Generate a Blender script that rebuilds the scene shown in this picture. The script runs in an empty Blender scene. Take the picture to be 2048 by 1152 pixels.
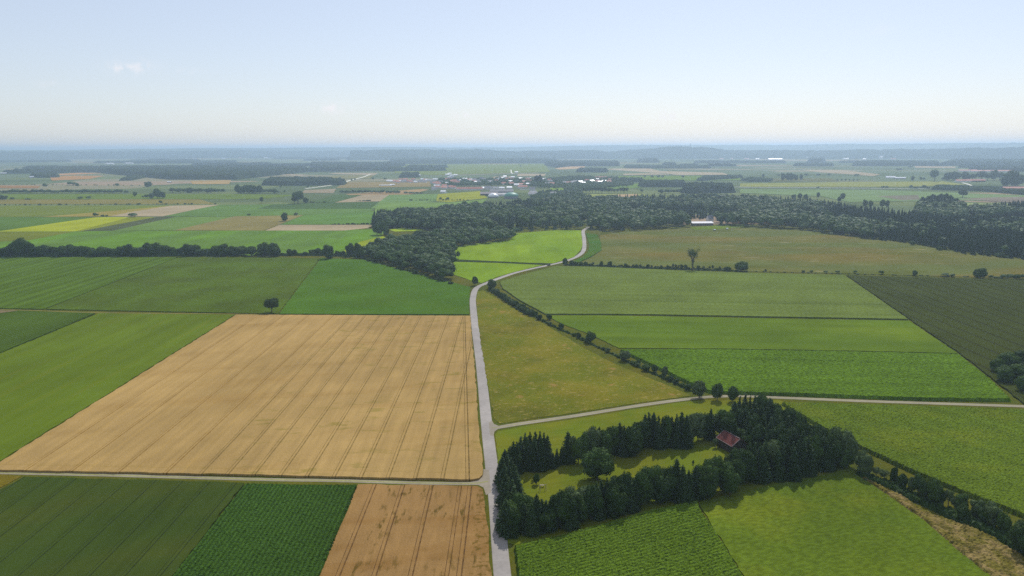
import bpy, math, random
import numpy as np
from mathutils import Matrix, Vector
R = math.radians
random.seed(7)
rng = np.random.default_rng(11)
sc = bpy.context.scene

# ------------------------------------------------------------------ camera
H = 120.0                       # height of the drone above the plain
FPX = 28.0 / 36.0 * 2048.0
PITCH, ROLL = R(9.99), R(0.25)
cam_d = bpy.data.cameras.new('camera'); cam = bpy.data.objects.new('camera', cam_d)
sc.collection.objects.link(cam); sc.camera = cam
cam_d.lens = 28.0; cam_d.sensor_width = 36.0; cam_d.clip_start = 1.0; cam_d.clip_end = 120000.0
CM = Matrix.Translation((0, 0, H)) @ Matrix.Rotation(R(90) - PITCH, 4, 'X') @ Matrix.Rotation(-ROLL, 4, 'Z')
cam.matrix_world = CM
CR = CM.to_3x3()

def ray(px, py):
    return CR @ Vector(((px - 1024.0) / FPX, (576.0 - py) / FPX, -1.0))
def at(px, py, z=0.0):
    r = ray(px, py)
    t = (z - H) / r.z
    return Vector((r.x * t, r.y * t, z))
def height_at(P, px, py):
    r = ray(px, py)
    return H + r.z / math.hypot(r.x, r.y) * math.hypot(P.x, P.y)
def dist(P): return math.hypot(P.x, P.y)

# ------------------------------------------------------------------ light
SUN_EL, SUN_AZ = R(45), R(18)           # azimuth: to the right of the view axis
EXPOSURE = 0.06
world = bpy.data.worlds.new('World'); sc.world = world; world.use_nodes = True
wn = world.node_tree.nodes; wl = world.node_tree.links
bg = wn['Background']
sky = wn.new('ShaderNodeTexSky'); sky.sky_type = 'NISHITA'; sky.sun_disc = False
sky.sun_elevation = SUN_EL; sky.sun_rotation = SUN_AZ
sky.altitude = 500; sky.air_density = 1.0; sky.dust_density = 0.8; sky.ozone_density = 2.0
bg.inputs['Strength'].default_value = 0.105
SUN_STRENGTH = 3.4
sun_d = bpy.data.lights.new('sun', 'SUN'); sun = bpy.data.objects.new('sun', sun_d)
sc.collection.objects.link(sun)
sun_d.energy = SUN_STRENGTH; sun_d.angle = R(0.5); sun_d.color = (1.0, 0.965, 0.92)
sd = Vector((math.sin(SUN_AZ) * math.cos(SUN_EL), math.cos(SUN_AZ) * math.cos(SUN_EL), math.sin(SUN_EL)))
sun.rotation_euler = sd.to_track_quat('Z', 'Y').to_euler(); sun.location = (0, 0, 300)
sc.view_settings.view_transform = 'Standard'; sc.view_settings.look = 'None'
sc.view_settings.exposure = EXPOSURE; sc.view_settings.gamma = 1.0
cy = sc.cycles
cy.max_bounces = 4; cy.diffuse_bounces = 2; cy.glossy_bounces = 1; cy.transmission_bounces = 2
cy.volume_bounces = 1; cy.transparent_max_bounces = 8
cy.use_denoising = False
try: cy.denoiser = 'OPENIMAGEDENOISE'; cy.denoising_input_passes = 'RGB_ALBEDO_NORMAL'; cy.denoising_prefilter = 'NONE'
except Exception: pass
cy.use_adaptive_sampling = False

def _m(nodes, links, op, a, b=None, c=None):
    n = nodes.new('ShaderNodeMath'); n.operation = op
    for i, v in enumerate((a, b, c)):
        if v is None: continue
        if isinstance(v, (int, float)): n.inputs[i].default_value = v
        else: links.new(v, n.inputs[i])
    return n.outputs[0]

def build_sky_clouds():
    tc = wn.new('ShaderNodeTexCoord')
    sep = wn.new('ShaderNodeSeparateXYZ'); wl.new(tc.outputs['Generated'], sep.inputs[0])
    M = lambda op, a, b=None, c=None: _m(wn, wl, op, a, b, c)
    az = M('ARCTAN2', sep.outputs[0], sep.outputs[1])
    el = M('ARCSINE', sep.outputs[2])
    nz = wn.new('ShaderNodeTexNoise'); nz.inputs['Scale'].default_value = 110; nz.inputs['Detail'].default_value = 5
    wl.new(tc.outputs['Generated'], nz.inputs['Vector'])
    total = None
    for px, py, w, h, s in ((263, 133, 30, 10, .55), (240, 137, 14, 5, .3), (670, 217, 26, 9, .8), (922, 230, 18, 7, .7), (1335, 232, 22, 9, .7),
                            (98, 168, 14, 6, .2), (375, 142, 22, 5, .16), (1750, 60, 30, 8, .12)):
        r = ray(px, py).normalized()
        a0, e0 = math.atan2(r.x, r.y), math.asin(r.z)
        da = M('DIVIDE', M('SUBTRACT', az, a0), w / FPX)
        de = M('DIVIDE', M('SUBTRACT', el, e0), h / FPX)
        q = M('ADD', M('MULTIPLY', da, da), M('MULTIPLY', de, de))
        g = M('MULTIPLY', M('EXPONENT', M('MULTIPLY', q, -0.9)), s)
        total = g if total is None else M('ADD', total, g)
    nn = wn.new('ShaderNodeMapRange'); nn.inputs['From Min'].default_value = .38; nn.inputs['From Max'].default_value = .62
    wl.new(nz.outputs['Fac'], nn.inputs['Value'])
    f = M('MULTIPLY', total, nn.outputs[0])
    mix = wn.new('ShaderNodeMix'); mix.data_type = 'RGBA'; mix.clamp_factor = True
    tint = wn.new('ShaderNodeVectorMath'); tint.operation = 'MULTIPLY'; wl.new(sky.outputs[0], tint.inputs[0]); tint.inputs[1].default_value = (1.0, .96, 1.01)
    veil = wn.new('ShaderNodeMix'); veil.data_type = 'RGBA'; veil.inputs['Factor'].default_value = .42      # thin high haze
    wl.new(tint.outputs[0], veil.inputs['A']); veil.inputs['B'].default_value = (7.5, 7.9, 8.5, 1)
    wl.new(f, mix.inputs['Factor']); wl.new(veil.outputs['Result'], mix.inputs['A'])
    mix.inputs['B'].default_value = (9.0, 8.6, 8.8, 1)
    wl.new(mix.outputs['Result'], bg.inputs['Color'])
build_sky_clouds()

# ------------------------------------------------------------------ colour helpers
HAZE_DENS = 1.1e-4
HAZE_RGB = (0.40, 0.53, 0.68)
KLIT = 0.80
def lin(c):
    c = c / 255.0
    return c / 12.92 if c <= 0.04045 else ((c + 0.055) / 1.055) ** 2.4
def alb(rgb, d=0.0, k=1.0):
    """surface colour whose sunlit, hazed appearance at distance d is about rgb"""
    T = math.exp(-HAZE_DENS * d)
    out = []
    for v, hz in zip(rgb, HAZE_RGB):
        x = (lin(v) - k * hz * (1 - T)) / max(T, .25) / KLIT * (1 if k == 1 else T ** (1 - k))
        out.append(min(max(x, 0.012), 0.85))
    return tuple(out)

# ------------------------------------------------------------------ materials
def new_mat(name):
    m = bpy.data.materials.new(name); m.use_nodes = True
    return m, m.node_tree.nodes, m.node_tree.links, m.node_tree.nodes['Principled BSDF']

def plain_mat(name, col, rough=.8, spec=.3, noise=0.12, scale=2.0):
    m, n, l, p = new_mat(name)
    tc = n.new('ShaderNodeTexCoord'); nz = n.new('ShaderNodeTexNoise'); nz.inputs['Scale'].default_value = scale
    nz.inputs['Detail'].default_value = 4
    l.new(tc.outputs['Object'], nz.inputs['Vector'])
    mx = n.new('ShaderNodeMix'); mx.data_type = 'RGBA'
    mx.inputs['A'].default_value = (*[c * (1 - noise) for c in col], 1)
    mx.inputs['B'].default_value = (*[min(1, c * (1 + noise)) for c in col], 1)
    l.new(nz.outputs['Fac'], mx.inputs['Factor']); l.new(mx.outputs['Result'], p.inputs['Base Color'])
    p.inputs['Roughness'].default_value = rough; p.inputs['Specular IOR Level'].default_value = spec
    return m

class F:
    """field material builder: everything is laid out in world metres"""
    def __init__(s, name, base, rough=.95, spec=.0):
        s.m, s.n, s.l, s.p = new_mat(name)
        s.p.inputs['Roughness'].default_value = rough; s.p.inputs['Specular IOR Level'].default_value = spec
        geo = s.n.new('ShaderNodeNewGeometry'); s.pos = geo.outputs['Position']
        sp = s.n.new('ShaderNodeSeparateXYZ'); s.l.new(s.pos, sp.inputs[0]); s.x, s.y = sp.outputs[0], sp.outputs[1]
        rgb = s.n.new('ShaderNodeRGB'); rgb.outputs[0].default_value = (*base, 1); s.c = rgb.outputs[0]
        s.nrm = None
    def M(s, op, a, b=None, c=None): return _m(s.n, s.l, op, a, b, c)
    def axis(s, ang):
        """coordinate perpendicular to a direction ang (radians from +Y towards +X)"""
        return s.M('SUBTRACT', s.M('MULTIPLY', s.x, math.cos(ang)), s.M('MULTIPLY', s.y, math.sin(ang)))
    def along(s, ang):
        return s.M('ADD', s.M('MULTIPLY', s.x, math.sin(ang)), s.M('MULTIPLY', s.y, math.cos(ang)))
    def noise(s, scale, detail=3, lo=.35, hi=.65, ang=0.0, stretch=1.0, rough=.55, off=0.0):
        cb = s.n.new('ShaderNodeCombineXYZ')
        s.l.new(s.M('ADD', s.axis(ang), off), cb.inputs[0]); s.l.new(s.M('DIVIDE', s.along(ang), stretch), cb.inputs[1])
        nz = s.n.new('ShaderNodeTexNoise'); nz.inputs['Scale'].default_value = scale; nz.inputs['Detail'].default_value = detail
        nz.inputs['Roughness'].default_value = rough
        s.l.new(cb.outputs[0], nz.inputs['Vector'])
        mr = s.n.new('ShaderNodeMapRange'); mr.inputs['From Min'].default_value = lo; mr.inputs['From Max'].default_value = hi
        s.l.new(nz.outputs['Fac'], mr.inputs['Value'])
        return mr.outputs[0]
    def mix(s, fac, col, k=1.0):
        mx = s.n.new('ShaderNodeMix'); mx.data_type = 'RGBA'; mx.clamp_factor = True
        s.l.new(s.M('MULTIPLY', fac, k), mx.inputs['Factor']); s.l.new(s.c, mx.inputs['A'])
        mx.inputs['B'].default_value = (*col, 1); s.c = mx.outputs['Result']; return s
    def mul(s, fac, lo, hi):
        mr = s.n.new('ShaderNodeMapRange'); mr.inputs['To Min'].default_value = lo; mr.inputs['To Max'].default_value = hi
        s.l.new(fac, mr.inputs['Value'])
        vm = s.n.new('ShaderNodeVectorMath'); vm.operation = 'SCALE'
        s.l.new(s.c, vm.inputs[0]); s.l.new(mr.outputs[0], vm.inputs['Scale']); s.c = vm.outputs[0]; return s
    def lines(s, ang, x0, spacing, offs, width, col, k=1.0, lo=None, hi=None, wob=0.0):
        a = s.axis(ang)
        if wob: a = s.M('ADD', a, s.M('MULTIPLY', s.noise(.03, 2, 0, 1, ang, 3), wob))
        f = s.M('FRACT', s.M('DIVIDE', s.M('SUBTRACT', a, x0 - 100 * spacing), spacing))
        tot = None
        for o in offs:
            d = s.M('ABSOLUTE', s.M('SUBTRACT', f, (o / spacing) % 1.0))
            g = s.M('LESS_THAN', d, width / 2 / spacing)
            tot = g if tot is None else s.M('MAXIMUM', tot, g)
        if lo is not None: tot = s.M('MULTIPLY', tot, s.M('GREATER_THAN', a, lo))
        if hi is not None: tot = s.M('MULTIPLY', tot, s.M('LESS_THAN', a, hi))
        tot = s.M('MULTIPLY', tot, s.M('ADD', s.M('MULTIPLY', s.noise(.35, 4, .3, .7), .6), .4))
        return s.mix(tot, col, k)
    def rows(s, ang, spacing, lo, hi):
        """sinusoidal drill rows"""
        a = s.M('MULTIPLY', s.axis(ang), 2 * math.pi / spacing)
        w = s.M('ADD', s.M('MULTIPLY', s.M('SINE', a), .5), .5)
        return s.mul(w, lo, hi)
    def bump(s, fac, dist_, strength=1.0):
        b = s.n.new('ShaderNodeBump'); b.inputs['Strength'].default_value = strength; b.inputs['Distance'].default_value = dist_
        s.l.new(fac, b.inputs['Height'])
        if s.nrm is not None: s.l.new(s.nrm, b.inputs['Normal'])
        s.nrm = b.outputs[0]; return s
    def done(s, patch=True):
        if patch: s.mul(s.noise(.02, 6, .34, .66, R(25), 1.6, .68, off=123), .86, 1.12)
        s.l.new(s.c, s.p.inputs['Base Color'])
        if s.nrm is not None: s.l.new(s.nrm, s.p.inputs['Normal'])
        return s.m

def grass_mat(name, rgb, d, alt=None, big=.02, bigk=.5, sp=(.82, 1.18), speck=None, ang=0, stretch=1, bump=.25, fine=1.2, streak=None):
    f = F(name, alb(rgb, d))
    if alt: f.mix(f.noise(big, 4, .38, .66, ang, stretch), alb(alt, d), bigk)
    if streak: f.mul(f.noise(streak[0], 3, .3, .7, ang, streak[1]), streak[2], streak[3])
    f.mul(f.noise(fine, 4, .36, .64), *sp)
    f.mul(f.noise(fine * .18, 3, .3, .7, off=31), .9, 1.1)
    if speck: f.mix(f.noise(speck[1], 5, speck[2], speck[2] + .08, ang, 1.6, .65, off=9), alb(speck[0], d), speck[3])
    if bump: f.bump(f.noise(fine * .8, 4, .2, .8, off=5), bump, .8)
    return f.done()

def leaf_mat(name, c1, c2, rand=.2, transl=.15, spec=.04):
    m, n, l, p = new_mat(name)
    oi = n.new('ShaderNodeObjectInfo')
    geo = n.new('ShaderNodeNewGeometry')
    nz = n.new('ShaderNodeTexNoise'); nz.inputs['Scale'].default_value = .45; nz.inputs['Detail'].default_value = 4
    l.new(geo.outputs['Position'], nz.inputs['Vector'])
    mx = n.new('ShaderNodeMix'); mx.data_type = 'RGBA'
    mx.inputs['A'].default_value = (*c1, 1); mx.inputs['B'].default_value = (*c2, 1)
    a = _m(n, l, 'ADD', _m(n, l, 'MULTIPLY', nz.outputs['Fac'], .6), _m(n, l, 'MULTIPLY', oi.outputs['Random'], .45))
    l.new(a, mx.inputs['Factor'])
    nw = n.new('ShaderNodeTexWhiteNoise'); nw.noise_dimensions = '3D'
    vm = n.new('ShaderNodeVectorMath'); vm.operation = 'SCALE'; vm.inputs['Scale'].default_value = 1.3
    l.new(geo.outputs['Position'], vm.inputs[0])
    vf = n.new('ShaderNodeVectorMath'); vf.operation = 'FLOOR'; l.new(vm.outputs[0], vf.inputs[0]); l.new(vf.outputs[0], nw.inputs['Vector'])
    k = _m(n, l, 'ADD', _m(n, l, 'MULTIPLY', nw.outputs['Value'], rand), 1 - rand / 2)
    v2 = n.new('ShaderNodeVectorMath'); v2.operation = 'SCALE'; l.new(mx.outputs['Result'], v2.inputs[0]); l.new(k, v2.inputs['Scale'])
    l.new(v2.outputs[0], p.inputs['Base Color'])
    p.inputs['Roughness'].default_value = .55; p.inputs['Specular IOR Level'].default_value = spec
    tr = n.new('ShaderNodeBsdfTranslucent'); l.new(v2.outputs[0], tr.inputs['Color'])
    ms = n.new('ShaderNodeMixShader'); ms.inputs[0].default_value = transl
    out = n['Material Output']
    l.new(p.outputs[0], ms.inputs[1]); l.new(tr.outputs[0], ms.inputs[2]); l.new(ms.outputs[0], out.inputs['Surface'])
    return m

LEAF = leaf_mat('broad_leaves', (.032, .070, .012), (.084, .142, .032))
LEAF_DK = leaf_mat('dark_leaves', (.020, .046, .010), (.050, .090, .022))
LEAF_PALE = leaf_mat('pale_leaves', (.065, .105, .035), (.12, .165, .065))
NEEDLE = leaf_mat('spruce_needles', (.015, .035, .011), (.048, .084, .026), transl=.08)
BARK = plain_mat('bark', (.10, .085, .065), .9)
BARK_PALE = plain_mat('pale_bark', (.22, .20, .17), .9)

# ------------------------------------------------------------------ object helpers
COL = sc.collection
def tag(o, label=None, cat=None, group=None, kind=None):
    if label: o['label'] = label
    if cat: o['category'] = cat
    if group: o['group'] = group
    if kind: o['kind'] = kind
    return o
def link(name, me, mat=None, parent=None):
    o = bpy.data.objects.new(name, me); COL.objects.link(o)
    if mat is not None:
        if not me.materials: me.materials.append(mat)
    if parent: o.parent = parent
    return o
def mesh_np(name, V, faces, mats=None, mat_idx=None, smooth=False):
    """V (n,3); faces: list of int arrays (m,k)"""
    me = bpy.data.meshes.new(name)
    V = np.asarray(V, dtype=np.float32)
    loops = np.concatenate([np.asarray(f, dtype=np.int32).ravel() for f in faces])
    counts = np.concatenate([np.full(len(f), np.asarray(f).shape[1], dtype=np.int32) for f in faces])
    starts = np.concatenate([[0], np.cumsum(counts)[:-1]]).astype(np.int32)
    me.vertices.add(len(V)); me.vertices.foreach_set('co', V.ravel())
    me.loops.add(len(loops)); me.loops.foreach_set('vertex_index', loops)
    me.polygons.add(len(counts)); me.polygons.foreach_set('loop_start', starts); me.polygons.foreach_set('loop_total', counts)
    if mats:
        for m in mats: me.materials.append(m)
    if mat_idx is not None: me.polygons.foreach_set('material_index', np.asarray(mat_idx, dtype=np.int32))
    me.polygons.foreach_set('use_smooth', np.full(len(counts), smooth))
    me.update(calc_edges=True)
    return me
def mesh_py(name, V, Fc, mat=None, smooth=False):
    me = bpy.data.meshes.new(name); me.from_pydata([tuple(v) for v in V], [], [tuple(f) for f in Fc]); me.update()
    if mat: me.materials.append(mat)
    if smooth: me.polygons.foreach_set('use_smooth', [True] * len(me.polygons))
    return me
class MB:
    def __init__(s): s.V = []; s.F = []
    def box(s, c, size, rz=0.0, taper=1.0):
        b = len(s.V); ca, sa = math.cos(rz), math.sin(rz)
        for dz in (-.5, .5):
            k = taper if dz > 0 else 1.0
            for dx, dy in ((-.5, -.5), (.5, -.5), (.5, .5), (-.5, .5)):
                x, y = dx * size[0] * k, dy * size[1] * k
                s.V.append((c[0] + x * ca - y * sa, c[1] + x * sa + y * ca, c[2] + dz * size[2]))
        s.F += [tuple(b + i for i in f) for f in ((3, 2, 1, 0), (4, 5, 6, 7), (0, 1, 5, 4), (1, 2, 6, 5), (2, 3, 7, 6), (3, 0, 4, 7))]
        return s
    def poly(s, pts, faces):
        b = len(s.V); s.V += [tuple(p) for p in pts]; s.F += [tuple(b + i for i in f) for f in faces]; return s
    def tube(s, pts, radii, n=7):
        prev = None
        for i, (p, r) in enumerate(zip(pts, radii)):
            p = Vector(p)
            d = (Vector(pts[min(i + 1, len(pts) - 1)]) - Vector(pts[max(i - 1, 0)])).normalized()
            a = d.orthogonal().normalized(); c = d.cross(a)
            b = len(s.V)
            for k in range(n):
                t = 2 * math.pi * k / n
                s.V.append(tuple(p + (a * math.cos(t) + c * math.sin(t)) * r))
            if prev is not None:
                for k in range(n):
                    s.F.append((prev + k, prev + (k + 1) % n, b + (k + 1) % n, b + k))
            prev = b
        s.F.append(tuple(prev + k for k in range(n)))
        return s
    def cone(s, c, r0, r1, h, n=16):
        b = len(s.V)
        for z, r in ((0, r0), (h, r1)):
            for k in range(n):
                t = 2 * math.pi * k / n; s.V.append((c[0] + r * math.cos(t), c[1] + r * math.sin(t), c[2] + z))
        for k in range(n): s.F.append((b + k, b + (k + 1) % n, b + n + (k + 1) % n, b + n + k))
        s.F.append(tuple(b + n + k for k in range(n))); s.F.append(tuple(b + n - 1 - k for k in range(n)))
        return s
    def build(s, name, mat, parent=None, smooth=False):
        return link(name, mesh_py(name, s.V, s.F, mat, smooth), None, parent)

ONES = 'zeroth first second third fourth fifth sixth seventh eighth ninth tenth eleventh twelfth thirteenth fourteenth fifteenth sixteenth seventeenth eighteenth nineteenth'.split()
TENS = {2: 'twenty', 3: 'thirty', 4: 'forty', 5: 'fifty', 6: 'sixty', 7: 'seventy', 8: 'eighty', 9: 'ninety'}
def ordw(n):
    if n < 20: return ONES[n]
    if n >= 100: return 'hundred and ' + ordw(n - 100) if n > 100 else 'hundredth'
    t, o = divmod(n, 10)
    return (TENS[t][:-1] + 'ieth') if o == 0 else TENS[t] + '-' + ONES[o]

def pip(P, poly):
    """vectorised point in polygon"""
    x, y = P[:, 0], P[:, 1]; ins = np.zeros(len(P), bool)
    n = len(poly)
    for i in range(n):
        x1, y1 = poly[i][0], poly[i][1]; x2, y2 = poly[(i + 1) % n][0], poly[(i + 1) % n][1]
        if y1 == y2: continue
        c = ((y1 > y) != (y2 > y)) & (x < (x2 - x1) * (y - y1) / (y2 - y1) + x1)
        ins ^= c
    return ins

# ------------------------------------------------------------------ ground and far patchwork
def ground():
    f = F('ground_farmland', alb((76, 84, 30), 300))
    f.mul(f.noise(.9, 4, .36, .64), .75, 1.25)
    f.mix(f.noise(.05, 3, .4, .6), alb((96, 90, 42), 300), .5)
    # patchwork of distant fields
    def vor(sx, sy, off):
        cb = f.n.new('ShaderNodeCombineXYZ')
        f.l.new(f.M('ADD', f.M('DIVIDE', f.x, sx), off), cb.inputs[0]); f.l.new(f.M('DIVIDE', f.y, sy), cb.inputs[1])
        v = f.n.new('ShaderNodeTexVoronoi'); v.voronoi_dimensions = '2D'; v.distance = 'CHEBYCHEV'; v.inputs['Scale'].default_value = 1
        f.l.new(cb.outputs[0], v.inputs['Vector'])
        s = f.n.new('ShaderNodeSeparateXYZ'); f.l.new(v.outputs['Color'], s.inputs[0])
        return s.outputs[0], s.outputs[1]
    v1, v2 = vor(420, 300, 0); 
    cr = f.n.new('ShaderNodeValToRGB'); cr.color_ramp.interpolation = 'CONSTANT'
    cols = [(0, (.090, .120, .045)), (.18, (.12, .155, .07)), (.36, (.10, .13, .05)), (.5, (.14, .17, .06)), (.64, (.16, .17, .08)),
            (.74, (.23, .21, .12)), (.80, (.09, .12, .05)), (.9, (.30, .22, .14)), (.95, (.11, .13, .06))]
    el = cr.color_ramp.elements
    el[0].position = 0; el[0].color = (*cols[0][1], 1); el[1].position = cols[1][0]; el[1].color = (*cols[1][1], 1)
    for p, c in cols[2:]:
        e = el.new(p); e.color = (*c, 1)
    f.l.new(v1, cr.inputs[0])
    mx = f.n.new('ShaderNodeMix'); mx.data_type = 'RGBA'
    fac = f.M('GREATER_THAN', f.y, 1250.0)
    f.l.new(fac, mx.inputs['Factor']); f.l.new(f.c, mx.inputs['A']); f.l.new(cr.outputs[0], mx.inputs['B']); f.c = mx.outputs['Result']
    me = bpy.data.meshes.new('ground')
    S = 42000.0
    o = link('ground', mesh_py('ground', [(-S, -2000, 0), (S, -2000, 0), (S, S, 0), (-S, S, 0)], [(0, 1, 2, 3)]), f.done())
    tag(o, 'flat green farmland plain reaching to the hazy horizon', 'ground', kind='structure')
ground()

FN = [0]
def field(name, px, mat, z, label, cat='field', lift=True, rough_cell=None, amp=0.3):
    """field outlined by the pixels where its top surface shows; a slab as tall as its crop"""
    FN[0] += 1
    pts = [at(x, y, z) for x, y in px]
    n = len(pts)
    if rough_cell is None:
        g = random.Random(FN[0]); out = []
        for i, p in enumerate(pts):
            q = pts[(i + 1) % n]; d = q - p; k = min(90, max(1, int(d.length / 3.5))); nv_ = Vector((-d.y, d.x, 0)).normalized() if d.length else Vector((0, 0, 0))
            for j in range(k):
                a = p + d * (j / k); out.append(a + nv_ * g.uniform(-.4, .4) if j else a)
        pts = out; n = len(pts)
        V = [tuple(p) for p in pts] + [(p.x, p.y, 0.002) for p in pts]
        Fc = [tuple(range(n))] + [(i, i + n, (i + 1) % n + n, (i + 1) % n) for i in range(n)]
        me = mesh_py(name, V, Fc, mat)
    else:
        P = [(p.x, p.y) for p in pts]
        me = canopy_mesh(name, P, rough_cell, z, amp, mat)
    o = link(name, me)
    tag(o, label, cat, kind='structure')
    return o

def canopy_arrays(P, cell, h, amp, base=0.0, clump=0.0, seed=0, edge_drop=True):
    """rough heightfield over a polygon: inside vertices stand at about h, outside ones at base"""
    g = np.random.default_rng(seed + 5)
    xs = [p[0] for p in P]; ys = [p[1] for p in P]
    x0, x1, y0, y1 = min(xs) - cell, max(xs) + cell, min(ys) - cell, max(ys) + cell
    nx, ny = int((x1 - x0) / cell) + 2, int((y1 - y0) / cell) + 2
    X, Y = np.meshgrid(x0 + np.arange(nx) * cell, y0 + np.arange(ny) * cell, indexing='ij')
    X = X + g.uniform(-.35, .35, X.shape) * cell; Y = Y + g.uniform(-.35, .35, X.shape) * cell
    ins = pip(np.stack([X.ravel(), Y.ravel()], 1), P).reshape(X.shape)
    Z = np.where(ins, h + g.uniform(-1, 1, X.shape) * amp, base)
    if clump:
        cx = g.uniform(0, 1, (nx // 4 + 3, ny // 4 + 3))
        ii, jj = np.meshgrid(np.arange(nx) // 4, np.arange(ny) // 4, indexing='ij')
        Z = np.where(ins, Z + (cx[ii, jj] - .5) * 2 * clump, Z)
    idx = np.arange(nx * ny).reshape(nx, ny)
    a, b, c, d = idx[:-1, :-1], idx[1:, :-1], idx[1:, 1:], idx[:-1, 1:]
    anyin = ins[:-1, :-1] | ins[1:, :-1] | ins[1:, 1:] | ins[:-1, 1:]
    q = np.stack([a[anyin], b[anyin], c[anyin], d[anyin]], 1)
    V = np.stack([X.ravel(), Y.ravel(), Z.ravel()], 1)
    used = np.unique(q); remap = np.full(len(V), -1); remap[used] = np.arange(len(used))
    return V[used], remap[q]
def canopy_mesh(name, P, cell, h, amp, mat, base=0.002, clump=0.0, seed=0):
    V, q = canopy_arrays(P, cell, h, amp, base, clump, seed)
    tri = np.concatenate([q[:, [0, 1, 2]], q[:, [0, 2, 3]]])
    return mesh_np(name, V, [tri], [mat])

# directions in world (angle from +Y towards +X)
def pxdir(a, b):
    p, q = at(*a), at(*b); return math.atan2(q.x - p.x, q.y - p.y)

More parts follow.
